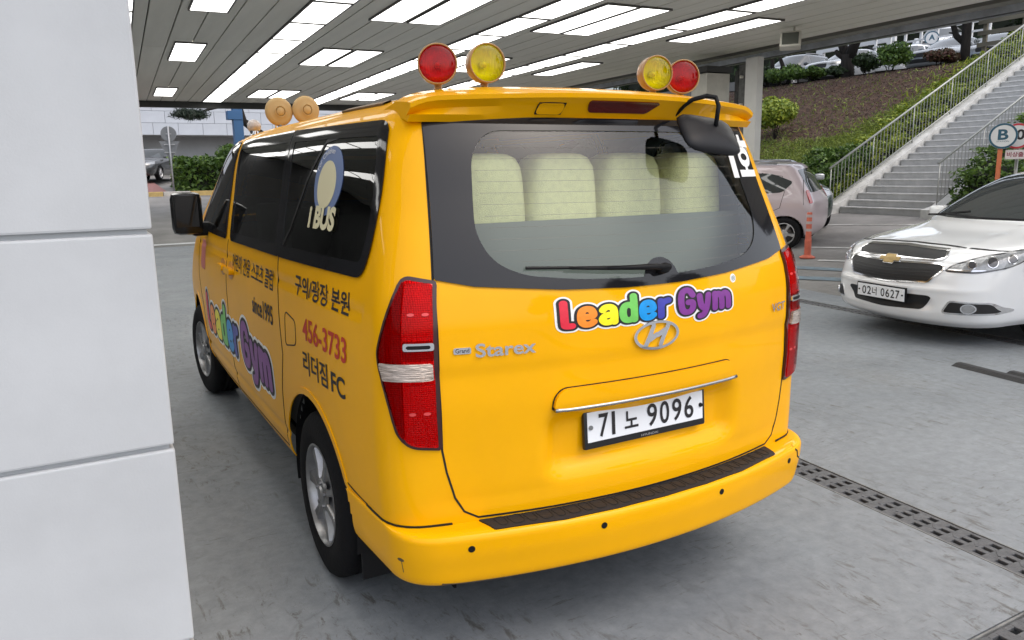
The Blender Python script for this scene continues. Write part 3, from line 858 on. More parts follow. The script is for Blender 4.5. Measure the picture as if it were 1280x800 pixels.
# convex reversing mirror on its arm
mr = link('reversing_mirror', None, parent=VAN)
tube('arm', [(.275, .335, 1.838), (.275, .285, 1.868), (.285, .255, 1.885), (.325, .225, 1.897), (.345, .200, 1.890), (.350, .190, 1.86), (.335, .185, 1.79)], .0085, BLK, mr, 8)
bm = bmesh.new()
bmesh.ops.create_uvsphere(bm, u_segments=28, v_segments=16, radius=1)
for v in bm.verts:
    c = v.co; p = 4.6
    k = (abs(c.x)**p+abs(c.y)**p)**(1/p)
    if k > 1e-5:
        h = math.hypot(c.x, c.y); c.x *= h/k; c.y *= h/k
    if c.z < -.12: c.z = -.12
bmesh.ops.scale(bm, vec=(.132, .084, .034), verts=bm.verts)
bmesh.ops.rotate(bm, cent=(0, 0, 0), matrix=Matrix.Rotation(R(6), 3, 'Y') @ Matrix.Rotation(R(52), 3, 'X'), verts=bm.verts)
bmesh.ops.translate(bm, vec=(.315, .200, 1.757), verts=bm.verts)
link('mirror_housing', bm_mesh(bm, True), mat('mirror_shell', (.010, .010, .012), .45, spec=.25), mr)
bm = bmesh.new(); bmesh.ops.create_circle(bm, cap_ends=True, segments=28, radius=.082)
bmesh.ops.rotate(bm, cent=(0, 0, 0), matrix=Matrix.Rotation(R(6), 3, 'Y') @ Matrix.Rotation(R(52), 3, 'X'), verts=bm.verts)
bmesh.ops.translate(bm, vec=(.317, .206, 1.750), verts=bm.verts)
link('mirror_glass', bm_mesh(bm), mat('mirror_silver', (.8, .8, .8), .03, 1.), mr)
def reflector_mat(name, col, sc, rough=.22):
    mt = bpy.data.materials.new(name); mt.use_nodes = True; t = mt.node_tree; b = t.nodes['Principled BSDF']
    b.inputs['Metallic'].default_value = .45; b.inputs['Roughness'].default_value = rough; b.inputs['Base Color'].default_value = (*col, 1)
    tc = t.nodes.new('ShaderNodeTexCoord'); vo = t.nodes.new('ShaderNodeTexVoronoi'); vo.inputs['Scale'].default_value = sc; vo.inputs['Randomness'].default_value = .25
    bp = t.nodes.new('ShaderNodeBump'); bp.inputs['Strength'].default_value = .45; bp.inputs['Distance'].default_value = .01
    t.links.new(tc.outputs['Object'], vo.inputs['Vector']); t.links.new(vo.outputs['Distance'], bp.inputs['Height']); t.links.new(bp.outputs[0], b.inputs['Normal'])
    return mt
REFL = reflector_mat('lamp_reflector', (.85, .82, .80), 150)
# tail lights (wrapped round the rear corners)
RED = glass_mat('lens_red', (.66, .10, .10), 1.14)
RED2 = glass_mat('lens_red_bright', (.97, .5, .5), 1.22)
CLR = mat('lens_clear', (.50, .42, .36), .12, .5, coat=.5, bump=.5, bscale=26, var=.35, vscale=22, stretch=(1, 1, 9))
TLB = mat('lamp_bezel', (.035, .003, .003), .3, coat=.4)
TLP = fillet([(-.588, 1.334), (-.487, 1.312), (-.478, 1.19), (-.474, .778), (-.566, .790), (-.606, .832), (-.634, .95), (-.664, 1.06), (-.668, 1.098), (-.637, 1.20)], [.03, .01, .02, .01, .03, .05, .1, .05, .05, .1])
for md in ('rear_left', 'rear_right'):
    f = sd_poly(TLP); bx = bounds(TLP)
    tl = link('tail_light', None, parent=VAN)
    lay('bezel', VS, md, f, bx, .010, TLB, tl, .012, -.004)
    inn = sd_grow(f, -.012)
    lay('reflector', VS, md, inn, bx, .006, REFL, tl, .0012, .0075)
    lay('base_lens', VS, md, inn, bx, .008, glass_mat('lens_red_base', (.80, .03, .035), 1.12), tl, .0006, .0090)
    def band(z0, z1, u0=-1, u1=1, r=.008): return sd_and(inn, sd_rrect(u0, u1, z0, z1, r))
    lay('outer_lens', VS, md, band(.70, 1.40, -.72, -.578), bx, .008, RED, tl, .008, .008)
    lay('stop_lens', VS, md, sd_and(inn, sd_rrect(-.574, -.485, 1.140, 1.305, .01)), bx, .006, RED2, tl, .008, .008)
    lay('centre_lens', VS, md, sd_and(inn, sd_rrect(-.574, -.485, 1.074, 1.136, .006)), bx, .006, RED, tl, .0075, .008)
    lay('chrome_bar', VS, md, sd_rrect(-.572, -.488, 1.106, 1.130, .006), bx, .004, CHR, tl, .008, .010)
    lay('chrome_slot', VS, md, sd_rrect(-.562, -.498, 1.112, 1.123, .004), bx, .004, BLK, tl, .009, .010)
    lay('reversing_lens', VS, md, sd_and(sd_grow(f, -.016), sd_rrect(-.650, -.490, 1.012, 1.066, .012)), bx, .005, CLR, tl, .010, .010)
    lay('fog_lens', VS, md, sd_and(inn, sd_rrect(-.574, -.485, .79, 1.000, .01)), bx, .006, RED2, tl, .008, .008)
    for z in (1.215, .905):
        for du in (-.552, -.512):
            lay('painted_glint', VS, md, sd_ellipse((du, z), .010, .005), (du-.02, du+.02, z-.02, z+.02), .002, mat('glint_pink', (.95, .45, .45), .1, coat=1.), tl, .003, .008)  # painted glints: small bright pink ovals under the lens

# tailgate handle garnish
garn_poly = fillet([(-.402, .872), (-.398, .91), (-.368, .940), (.368, .940), (.398, .91), (.402, .872)], [.004, .02, .03, .03, .02, .004])
gr = lay('tailgate_garnish', VS, 'rear', sd_poly(garn_poly), bounds(garn_poly), .010, YEL, VAN, .022, -.003)
ribbon('garnish_gap', VS, 'rear', garn_poly, .006, GAP, gr, h=.004, closed=False)
bm = bmesh.new()
add_tube(bm, [VS.placer('rear')(x, .874, .018) for x in np.linspace(-.400, .400, 40)], .0075, 8)
link('chrome_strip', bm_mesh(bm, True), mat('chrome_dull', (.42, .42, .42), .25, 1.), gr)

# number plate
def flat_text(name, s, x0, x1, z0, z1, y, mt, parent, bold=.0, h=.0015, flip=1):
    v, f = text_mesh(s, 1., bold); v = fit_text(v, x0, x1, z0, z1)
    return link(name, mesh([(a*flip, y-h, b) for a, b in v], f), mt, parent)
pl = link('number_plate', None, parent=VAN, loc=(0, .134, .776), rot=(R(-4), 0, 0))
bm = bmesh.new(); add_box(bm, (0, .006, -.004), (.545, .018, .140), None, .008); o = link('plate_frame', bm_mesh(bm), mat('plate_frame_black', (.012, .012, .013), .3), pl); smooth_by_angle(o, 30)
bm = bmesh.new(); add_box(bm, (0, -.003, .004), (.518, .004, .106), None, .0018); link('plate_board', bm_mesh(bm), PLW, pl)
for s_, a, b, c, d in (('7', -.213, -.172, -.040, .042), ('1', -.158, -.144, -.040, .042), ('노', -.103, -.043, -.030, .032), ('9', -.003, .042, -.040, .042), ('0', .055, .098, -.040, .042), ('9', .112, .156, -.040, .042), ('6', .170, .213, -.040, .042)):
    flat_text('character', s_, a, b, c+.004, d+.004, -.0052, INKB, pl, bold=.012 if s_ != '노' else .02)
for x in (-.247, .247):
    bm = bmesh.new(); add_tube(bm, [(x, -.001, .004), (x, -.010, .004)], .008, 10); link('plate_screw', bm_mesh(bm), BLK if x > 0 else ALLOY, pl)
flat_text('frame_lettering', 'HYUNDAI', -.03, .045, -.066, -.058, -.0035, mat('lettering_grey', (.35, .35, .35), .5), pl)

# maker's oval with its slanted H
EL = lambda x, z: (np.hypot((x+.002)/.098, (z-1.083)/.050)-1)*.05
EI = lambda x, z: (np.hypot((x+.002)/.086, (z-1.083)/.041)-1)*.041
LH = sd_strokes([[(-.050, 1.053), (-.030, 1.090), (-.018, 1.116)], [(.046, 1.113), (.026, 1.076), (.014, 1.050)], [(-.034, 1.070), (-.005, 1.084), (.002, 1.084), (.030, 1.096)]], .0088)
lay('maker_emblem', VS, 'rear', sd_or(sd_sub(EL, EI), sd_and(LH, EL)), (-.11, .11, 1.02, 1.14), .0035, CHR, VAN, .009)
v, f = text_mesh('Starex', 1., .02); decal('model_badge', VS, 'rear', fit_text(v, -.655, -.460, 1.072, 1.116), f, CHR, VAN, .006)
lay('grade_badge', VS, 'rear', sd_rrect(-.722, -.668, 1.086, 1.106, .003), (-.73, -.66, 1.08, 1.11), .004, CHR, VAN, .004)
v, f = text_mesh('Grand', 1., .0); decal('badge_lettering', VS, 'rear', fit_text(v, -.716, -.674, 1.090, 1.103), f, INKB, VAN, .0055)
v, f = text_mesh('VGT', 1., .02); decal('engine_badge', VS, 'rear', fit_text(v, .640, .742, 1.082, 1.116), f, CHR, VAN, .006)

# the rainbow lettering, drawn as fat rounded strokes
GLY = {'L': (.20, [[(0, .88), (0, .05), (.05, 0), (.20, 0)]]),
 'e': (.36, [[(.05, .30), (.36, .30), (.36, .45), (.28, .60), (.09, .60), (0, .45), (0, .15), (.09, 0), (.27, 0), (.36, .09)]]),
 'a': (.36, [[(.02, .50), (.10, .60), (.27, .60), (.36, .48), (.36, 0)], [(.36, .31), (.10, .29), (0, .19), (0, .10), (.08, 0), (.24, 0), (.36, .12)]]),
 'd': (.36, [[(.36, .92), (.36, 0)], [(.36, .46), (.27, .60), (.09, .60), (0, .45), (0, .15), (.09, 0), (.27, 0), (.36, .14)]]),
 'r': (.26, [[(0, .60), (0, 0)], [(0, .40), (.08, .56), (.26, .60)]]),
 'G': (.44, [[(.44, .68), (.33, .90), (.11, .90), (0, .70), (0, .20), (.11, 0), (.33, 0), (.44, .16), (.44, .40), (.27, .40)]]),
 'y': (.36, [[(0, .60), (.04, .20), (.16, .06), (.25, .06)], [(.36, .60), (.27, .02), (.16, -.22), (.02, -.24)]]),
 'm': (.58, [[(0, .60), (0, 0)], [(0, .42), (.08, .58), (.20, .58), (.29, .44), (.29, 0)], [(.29, .44), (.37, .58), (.49, .58), (.58, .44), (.58, 0)]])}
LCOL = [(.72, .02, .05), (.90, .26, .02), (.93, .82, .01), (.16, .55, .10), (.0, .28, .70), (.045, .05, .36), (.20, .035, .26), (.20, .035, .26), (.20, .035, .26)]
INKW = mat('sticker_white', (.82, .82, .80), .4)
def chaikin(P, it=2):
    for _ in range(it):
        Q = [P[0]]
        for a, b in zip(P[:-1], P[1:]): Q += [(a[0]*.75+b[0]*.25, a[1]*.75+b[1]*.25), (a[0]*.25+b[0]*.75, a[1]*.25+b[1]*.75)]
        P = Q+[P[-1]]
    return P
def rainbow(sf, mode, ux, uz, res, name_):
    """ux, uz map word coordinates to the body's drawing plane."""
    rr = .118; st = link(name_, None, parent=VAN); x = rr; allL = []; per = []
    for i, ch in enumerate('LeaderGym'):
        if i == 6: x += .20
        w, L = GLY[ch]; LL = [chaikin([(x+a, b) for a, b in l]) for l in L]; per.append((LL, (x-rr-.02, x+w+rr+.02, -.26-rr, .92+rr+.02))); allL += LL; x += w+2*rr+.03
    tot = x
    def put(nm, ff, bx, h, mt):
        v2, fs = fill_region(ff, bx, res)
        P = sf.placer(mode); return link(nm, mesh([P(ux(a/tot), uz(b), h) for a, b in v2], fs), mt, st)
    bx = (-.16, tot+.16, -.54, 1.22)
    put('white_outline', sd_strokes(allL, rr+.140), bx, .0012, INKW)
    put('black_outline', sd_strokes(allL, rr+.075), bx, .0024, INKB)
    for k, (LL, b) in enumerate(per): put('letter', sd_strokes(LL, rr), b, .0036, mat('letter_%d' % k if k < 7 else 'letter_6', LCOL[k], .35, var=.08, vscale=30))
    return st
rainbow(VS, 'rear', lambda t: -.375+t*.765, lambda z: 1.146+z*.084, .016, 'rainbow_lettering')
v, f = text_mesh('®', 1., .0); decal('registered_mark', VS, 'rear', fit_text(v, .385, .405, 1.232, 1.250), f, mat('lettering_teal', (.1, .2, .22), .5), VAN, .003)
lay('mark_backing', VS, 'rear', sd_circle((.395, 1.241), .016), (.37, .42, 1.22, 1.26), .004, INKW, VAN, .0008)
for md in ('left',):
    rainbow(VS, md, lambda t: 3.64-t*2.0, lambda z: .655+z*.225, .03, 'rainbow_lettering')
    for s_, y0, y1, z0, z1, mt_, b_ in (('구의/광장 본원', 1.218, .572, 1.168, 1.250, INKB, .018), ('456-3733', 1.095, .585, 1.000, 1.092, mat('lettering_red', (.50, .03, .012), .5), .018), ('리더짐', 1.11, .80, .862, .958, INKB, .018), ('FC', .76, .612, .866, .944, INKB, .022),
                          ('어린이 전용 스포츠 클럽', 2.57, 1.58, 1.132, 1.225, INKB, .012), ('since1995', 2.03, 1.585, .972, 1.062, INKB, .018)):
        v, f = text_mesh(s_, 1., b_); decal('side_lettering', VS, md, fit_text(v, y0, y1, z0, z1), f, mt_, VAN, .002)
    lay('door_sticker', VS, md, sd_rrect(3.62, 3.86, 1.02, 1.22, .05), (3.6, 3.9, 1.0, 1.24), .01, mat('sticker_pink', (.55, .16, .14), .5), VAN, .0015)
# children's-bus sticker on the side glass: blue oval with a plain pale disc
BLU = mat('sticker_blue', (.12, .18, .36), .5); CRM = mat('sticker_cream', (.72, .66, .42), .5)
stk = lay('window_sticker', VS, 'left', sd_ellipse((.955, 1.617), .155, .128), (.76, 1.15, 1.4, 1.77), .008, BLU, VAN, .0015, .006)
lay('sticker_disc', VS, 'left', sd_ellipse((.962, 1.603), .100, .088), (.83, 1.1, 1.42, 1.7), .008, CRM, stk, .0015, .008)
v, f = text_mesh('i BUS', 1., .05); decal('sticker_lettering', VS, 'left', fit_text(v, 1.105, .80, 1.437, 1.525), f, CRM, stk, .012)
tv, tf = text_mesh('For Children', .052, .0, cx='CENTER')
tv2 = []
for a, b in tv:
    th = math.pi/2+.45-a*5.6; r_ = .100+b*.55; tv2.append((.955-r_*1.2*math.cos(th), 1.617+r_*math.sin(th)))
decal('sticker_lettering', VS, 'left', tv2, tf, INKW, stk, .010)
# "1호" on the rear glass
v, f = text_mesh('1', 1., .03); decal('glass_lettering', VS, 'rear', fit_text(v, .545, .582, 1.600, 1.750), f, INKW, rg, .008)
v, f = text_mesh('호', 1., .035); decal('glass_lettering', VS, 'rear', fit_text(v, .600, .712, 1.603, 1.768), f, INKW, rg, .008)

# warning lamps on the roof
def warn_lamp(x, y, z, col, tilt, zr):
    e = link('warning_lamp', None, parent=VAN, loc=(x, y, z), rot=(0, 0, tilt))
    HSG = mat('lamp_housing_ochre', (.38, .215, .075), .42, coat=.3)
    link('housing', lathe_mesh([(-.034, .0635), (-.037, .0665), (-.026, .068), (.01, .066), (.035, .055), (.052, .030), (.056, .0005)], 36, 'y'), HSG, e)
    lens = glass_mat('lamp_'+col, (.88, .012, .02) if col == 'red' else (1., .90, .005), 1.4)
    link('reflector', lathe_mesh([(-.032, .0625), (-.020, .058), (.006, .046), (.022, .028), (.030, .0005)], 32, 'y'), mat('lamp_bowl', (.93, .93, .93), .35, .1, bump=.5, bscale=60, stretch=(3, 1, .3)), e)
    link('bulb', lathe_mesh([(-.012, .0005), (-.010, .008), (0, .012), (.02, .012)], 14, 'y'), mat('bulb_glass', (.7, .68, .6), .1), e)
    link('rim', lathe_mesh([(-.030, .0625), (-.042, .0625), (-.043, .065), (-.039, .068), (-.026, .068)], 36, 'y'), HSG, e)
    link('lens', lathe_mesh([(-.036, .0625), (-.041, .053), (-.044, .036), (-.046, .0005)], 32, 'y'), lens, e)
    link('foot', lathe_mesh([(zr-z-.004, .022), (zr-z+.006, .022), (zr-z+.012, .014), (-.058, .014)], 16, 'z'), HSG, e)
for x, col, dz, tl_ in ((-.560, 'red', 0, -.40), (-.380, 'yellow', 0, -.12), (.385, 'yellow', 0, -.22), (.530, 'red', 0, -.45)):
    rf, _ = VS.at(x, .60, 'top'); warn_lamp(x, .60, rf.z+.092, col, tl_, rf.z)
# horn loudspeakers and a chromed lamp at the front of the roof
HORN = mat('horn_cream', (.52, .36, .16), .5)
for x in (-.54, -.375):
    rf, _ = VS.at(x, 3.0, 'top')
    e = link('horn_speaker', None, parent=VAN, loc=(x, 3.0, rf.z+.105), rot=(0, 0, .12))
    link('horn_bell', lathe_mesh([(-.02, .028), (-.026, .031), (-.026, .034), (-.018, .038), (-.020, .060), (-.012, .078), (.0, .086), (.008, .085), (.05, .060), (.12, .034), (.16, .03), (.161, .001)], 36, 'y'), HORN, e)
    link('horn_core', lathe_mesh([(-.03, .001), (-.029, .02), (-.02, .027), (.0, .028)], 24, 'y'), HORN, e)
    link('bracket', lathe_mesh([(-.11, .025), (-.10, .012), (-.06, .012)], 12, 'z'), ALLOY, e)
rf, _ = VS.at(-.62, 3.35, 'top')
for dx in (-.62,):
    e = link('front_lamp', None, parent=VAN, loc=(dx, 3.35, rf.z+.06))
    link('housing', lathe_mesh([(-.04, .001), (-.034, .025), (0, .042), (.02, .044), (.025, .04), (.026, .001)], 28, 'y'), mat('lamp_back_pale', (.55, .50, .48), .35), e)
    link('foot', lathe_mesh([(-.08, .04), (-.06, .03), (-.03, .03)], 14, 'z'), CHR, e)
tube('aerial', [(-.45, 3.5, 1.90), (-.45, 3.5, 2.09)], .005, CHR, VAN)

for s in (-1, 1): ribbon('roof_moulding', VS, 'top', [(s*.70, .72), (s*.715, 1.15)], .03, mat('moulding_brown', (.16, .10, .05), .5), VAN, h=.008)
# door mirrors
for s in (-1, 1):
    e = link('door_mirror', None, parent=VAN)
    bm = bmesh.new(); add_box(bm, (s*1.05, 3.56, 1.405), (.19, .11, .275), None, .045); o = link('mirror_housing', bm_mesh(bm), mat('mirror_black', (.008, .008, .009), .25), e); smooth_by_angle(o, 50)
    bm = bmesh.new(); add_box(bm, (s*1.055, 3.503, 1.42), (.14, .004, .20), None, .0015); link('mirror_glass', bm_mesh(bm), mat('mirror_dark', (.035, .036, .04), .04, .6), e)
    bm = bmesh.new(); add_box(bm, (s*.955, 3.60, 1.30), (.14, .10, .09), None, .02); link('mirror_arm', bm_mesh(bm), BLK, e)

# seats
CRS = mat('seat_cover_cream', (.84, .82, .52), .85, bump=.5, bscale=300, var=.06, vscale=40)
GRS = mat('seat_cloth_grey', (.22, .24, .25), .85)
def seat(x, y, w=.285, top=1.70, cover=True):
    e = link('seat', None, parent=VAN)
    bm = bmesh.new(); add_box(bm, (x, y+.07, 1.10), (w+.02, .15, .74), None, .03); o = link('seat_back', bm_mesh(bm), GRS, e); smooth_by_angle(o, 50)
    bm = bmesh.new(); add_box(bm, (x, y+.28, .78), (w+.02, .46, .14), None, .04); o = link('seat_cushion', bm_mesh(bm), GRS, e); smooth_by_angle(o, 50)
    if not cover: return
    link('seat_cover', super_mesh((x, y+.09, 1.55), (w/2, .10, .155), 5., 36, .84), CRS, e)
for x in (-.445, -.137, .170, .480): seat(x, .43, .302)
box('luggage_panel', (0, .405, 1.20), (1.36, .012, .54), GRS, VAN)
for y in (1.45, 2.35, 3.1):
    for x in (-.5, -.1, .45): seat(x, y, .34, 1.50, False)
# ================================================================ OTHER CARS
DGL = mat('car_glass_dark', (.04, .046, .048), .04, spec=.8)
LAMPC = mat('headlamp_clear', (.30, .31, .32), .08, .3, coat=1., bump=.4, bscale=30)
LAMPD = mat('headlamp_dark', (.05, .05, .055), .12, coat=1.)
LAMPR = mat('tail_lamp_red', (.35, .01, .01), .15, coat=1.)
SILV = mat('wheel_silver', (.55, .55, .56), .35, .7)
def car_body(T, keys, paint, arches, ra, cuts=None, nlev=70, ns=140, **kw):
    v, f = loft(keys, nlev, ns=ns, nr=18, nc=10, nf=22, **kw)
    def at(c):
        k = np.zeros(len(c), bool)
        for y, z in arches: k |= (np.hypot(c[:, 1]-y, c[:, 2]-z) < ra) & (np.abs(c[:, 0]) > .45)
        return k
    s = Surf(v, f)
    link('body', mesh(v, cut_holes(v, f, [at]), True), paint, T)
    for sd in ('left', 'right'):
        for y, z in arches:
            lay('arch_lip', s, sd, sd_and(sd_sub(sd_circle((y, z), ra+.018), sd_circle((y, z), ra-.004)), lambda a, b: (.26-b)), (y-ra-.03, y+ra+.03, .25, z+ra+.03), .02, paint, T, .006, -.002)
    W0 = max(k[1] for k in keys); L0 = max(k[3] for k in keys)
    box('underbody', (0, L0/2, .34), (W0*1.2, L0*.86, .22), BLK, T)
    for s_ in (-1, 1):
        for y, z in arches:
            bm = bmesh.new(); n = 18
            for k in range(n):
                a0, a1 = math.pi*1.1*k/n-.16, math.pi*1.1*(k+1)/n-.16
                bm.faces.new([bm.verts.new((s_*xx, y+(ra+.004)*math.cos(a), z+(ra+.004)*math.sin(a))) for xx, a in ((W0-.05, a0), (W0-.05, a1), (W0-.40, a1), (W0-.40, a0))])
            link('wheel_well', bm_mesh(bm), BLK, T)
    return s
def glaze(T, s, side, front, rear, res=.03):
    for sd in ('left', 'right'):
        for P in side: lay('side_window', s, sd, sd_poly(P), bounds(P), res, DGL, T, .004, .0)
    if front: lay('windscreen', s, 'front', sd_poly(front), bounds(front), res, DGL, T, .004, .0)
    if rear: lay('rear_window', s, 'rear', sd_poly(rear), bounds(rear), res, DGL, T, .004, .0)
def car_mirrors(T, x, y, z, paint):
    for s_ in (-1, 1):
        bm = bmesh.new(); add_box(bm, (s_*(x+.09), y, z), (.20, .11, .13), None, .04); o = link('door_mirror', bm_mesh(bm), paint, T); smooth_by_angle(o, 60)

# ---- white sedan facing the wash bay
WHT = mat('car_paint_white', (.78, .79, .80), .25, coat=1.)
P0 = Vector((5.02, 2.74))
ANG = R(83.)
fwd = Vector((-math.sin(ANG), math.cos(ANG)))
SC = 1.05
org = P0-fwd*4.86*SC
MAL = thing('white_sedan', 'white sedan with twin black grille parked nose-in beyond the floor drain', 'car', loc=(org.x, org.y, .155), rot=(R(-2.2), 0, ANG))
MAL.scale = (SC, SC, SC)
MK = [(.20, .86, .14, 4.70, .1, .2, .24, .30), (.26, .90, .06, 4.80, .1, .2, .25, .32), (.34, .915, .02, 4.855, .1, .2, .26, .34), (.48, .925, .0, 4.86, .1, .2, .28, .36), (.62, .93, .0, 4.84, .1, .2, .30, .38),
      (.74, .93, .0, 4.79, .1, .2, .31, .40), (.82, .925, .01, 4.70, .1, .2, .32, .42), (.87, .91, .02, 4.55, .1, .2, .34, .46), (.91, .885, .04, 4.30, .1, .2, .36, .5), (.955, .86, .08, 3.95, .1, .2, .40, .5),
      (.99, .825, .30, 3.82, .1, .2, .36, .36), (1.03, .79, .62, 3.72, .1, .2, .34, .2), (1.15, .75, .82, 3.44, .1, .2, .30, .16), (1.30, .69, 1.15, 3.04, .1, .2, .26, .14), (1.39, .62, 1.45, 2.72, .1, .2, .22, .14),
      (1.435, .50, 1.70, 2.35, .08, .15, .18, .12), (1.455, .30, 1.9, 2.22, .05, .1, .1, .1), (1.46, .05, 2.0, 2.08, .0, .02, .0, .02)]
def crease(v):
    v = v.copy(); x, y, z = v[:, 0], v[:, 1], v[:, 2]; fr = y > 4.0; sd = (np.abs(x) > .7) & (y < 4.2)
    v[:, 1] += np.where(fr, .016*np.exp(-((z-.535)/.022)**2)*np.clip((.80-np.abs(x))/.2, 0, 1)+.020/(1+np.exp((z-.285)/.008)), 0)
    v[:, 1] -= np.where(fr, .022*np.exp(-((z-.40)/.05)**2)*np.clip((.50-np.abs(x))/.06, 0, 1), 0)
    v[:, 2] += np.where((z > .84) & (z < 1.0) & (y > 3.5), .014*np.exp(-((np.abs(x)-.50)/.035)**2), 0)
    v[:, 0] -= np.where(sd, np.sign(x)*(.014/(1+np.exp((z-.74)/.010))*np.clip((z-.45)/.25, 0, 1)), 0)
    return v
MS = car_body(MAL, MK, WHT, [(.98, .33), (3.72, .33)], .375, nlev=150, ns=220, tR=.03, tF=.09, disp=crease)
glaze(MAL, MS, [fillet([(1.20, 1.02), (1.62, 1.36), (2.55, 1.37), (3.40, 1.03)], .08)], fillet([(-.66, 1.035), (.66, 1.035), (.56, 1.30), (.50, 1.395), (-.50, 1.395), (-.56, 1.30)], .04), fillet([(-.6, 1.04), (.6, 1.04), (.48, 1.36), (-.48, 1.36)], .05))
for y in (.98, 3.72):
    for s_ in (-1, 1): wheel(MAL, s_*.905, y, .33, .33, .225, .215, 5, s_, SILV, wide=.07)
GRI = mat('grille_black', (.006, .006, .007), .5)
g1 = fillet([(-.46, .800), (-.42, .842), (0, .858), (.42, .842), (.46, .800), (.40, .776), (0, .786), (-.40, .776)], .012)
g2 = fillet([(-.50, .715), (-.46, .742), (0, .735), (.46, .742), (.50, .715), (.40, .600), (0, .575), (-.40, .600)], .02)
for g in (g1, g2):
    f = sd_poly(g)
    lay('grille', MS, 'front', f, bounds(g), .012, GRI, MAL, .004, .002)
    lay('grille_surround', MS, 'front', sd_sub(sd_grow(f, .014), f), bounds(g, .03), .006, CHR, MAL, .012, .0)
for z in (.60, .625, .65, .675, .70): ribbon('grille_bar', MS, 'front', [(-.42, z), (0, z-.012), (.42, z)], .006, mat('grille_bar_dark', (.012, .012, .013), .4), MAL, h=.010)
bt = fillet([(-.105, .740), (-.105, .768), (-.055, .768), (-.05, .786), (.05, .786), (.055, .768), (.105, .768), (.105, .740), (.055, .740), (.05, .722), (-.05, .722), (-.055, .740)], .004)
e_ = lay('maker_emblem', MS, 'front', sd_grow(sd_poly(bt), .006), bounds(bt, .02), .005, CHR, MAL, .020, .0)
lay('emblem_face', MS, 'front', sd_poly(bt), bounds(bt), .005, mat('emblem_gold', (.42, .30, .13), .35, .5), e_, .024, .0)
lo = fillet([(-.45, .465), (-.42, .480), (.42, .480), (.45, .465), (.37, .350), (0, .335), (-.37, .350)], .03)
lay('lower_intake', MS, 'front', sd_poly(lo), bounds(lo), .015, GRI, MAL, .003, .002)
# fog lamps
for sx in (-1, 1):
    fp = fillet([(sx*.545, .350), (sx*.59, .440), (sx*.80, .425), (sx*.825, .345)], .02)
    md = 'front'
    lay('fog_lamp_trim', MS, md, sd_grow(sd_poly(fp), .014), bounds(fp, .03), .010, CHR, MAL, .005, .0)
    lay('fog_lamp_recess', MS, md, sd_poly(fp), bounds(fp), .010, GRI, MAL, .008, .0)
    lay('fog_lamp', MS, md, sd_circle((sx*.70, .388), .034), (sx*.70-.05, sx*.70+.05, .34, .44), .008, LAMPC, MAL, .016, .0)
    lay('fog_lamp_ring', MS, md, sd_sub(sd_circle((sx*.70, .388), .042), sd_circle((sx*.70, .388), .034)), (sx*.70-.05, sx*.70+.05, .34, .44), .006, CHR, MAL, .02, .0)
# headlamps round the corners
for md in ('front_left', 'front_right'):
    hp = fillet([(-2.985, .690), (-2.93, .745), (-2.72, .815), (-2.33, .865), (-2.27, .845), (-2.36, .765), (-2.50, .715), (-2.75, .680)], [.02, .05, .08, .03, .02, .06, .06, .05])
    f = sd_poly(hp); hl = link('headlamp', None, parent=MAL)
    lay('housing', MS, md, f, bounds(hp), .015, LAMPD, hl, .004, .001)
    lay('lens', MS, md, sd_grow(f, -.012), bounds(hp), .010, LAMPC, hl, .005, .003)
    for u, z, r in ((-2.78, .745, .026), (-2.63, .765, .036), (-2.48, .782, .030)):
        lay('projector', MS, md, sd_circle((u, z), r), (u-.06, u+.06, z-.06, z+.06), .008, LAMPD, hl, .010, .003)
        lay('reflector_ring', MS, md, sd_sub(sd_circle((u, z), r+.007), sd_circle((u, z), r)), (u-.07, u+.07, z-.07, z+.07), .007, CHR, hl, .011, .003)
    lay('indicator', MS, md, sd_and(sd_grow(f, -.012), sd_rrect(-2.96, -2.60, .66, .708, .01)), bounds(hp), .008, CHR, hl, .010, .003)
ribbon('bonnet_gap', MS, 'front', [(-.78, .845), (-.55, .868), (-.3, .880), (0, .886), (.3, .880), (.55, .868), (.78, .845)], .006, GAP, MAL, h=.002, step=.05)
for s_, sd in ((-1, 'left'), (1, 'right')):
    for yy in (1.95, 3.05): ribbon('door_gap', MS, sd, [(yy, 1.0), (yy+.03, .6), (yy, .30)], .006, GAP, MAL)
car_mirrors(MAL, .80, 3.10, 1.03, WHT)
bm = bmesh.new(); add_tube(bm, [(-.55, 3.70, 1.05), (-.1, 3.78, 1.055), (.3, 3.72, 1.075)], .012, 6); link('wiper', bm_mesh(bm), BLK, MAL)
bm = bmesh.new(); add_tube(bm, [(.62, 3.58, 1.045), (.45, 3.68, 1.06), (.1, 3.66, 1.10)], .012, 6); link('wiper', bm_mesh(bm), BLK, MAL)
mp = link('number_plate', None, parent=MAL, loc=(.0, 4.885, .465), rot=(0, 0, math.pi))
box('plate_frame', (0, .006, 0), (.545, .016, .135), BLK, mp, bev=.004); box('plate_board', (0, -.004, 0), (.520, .006, .112), PLW, mp, bev=.002)
for s_, a, b in (('0', -.205, -.160), ('2', -.148, -.104), ('너', -.090, -.040), ('0', .006, .048), ('6', .060, .102), ('2', .114, .156), ('7', .168, .210)):
    flat_text('character', s_, a, b, -.038, .038, -.0072, INKB, mp, bold=.01)
for x in (-.24, .24):
    bm = bmesh.new(); add_tube(bm, [(x, -.002, 0), (x, -.012, 0)], .008, 8); link('plate_screw', bm_mesh(bm), BLK, mp)

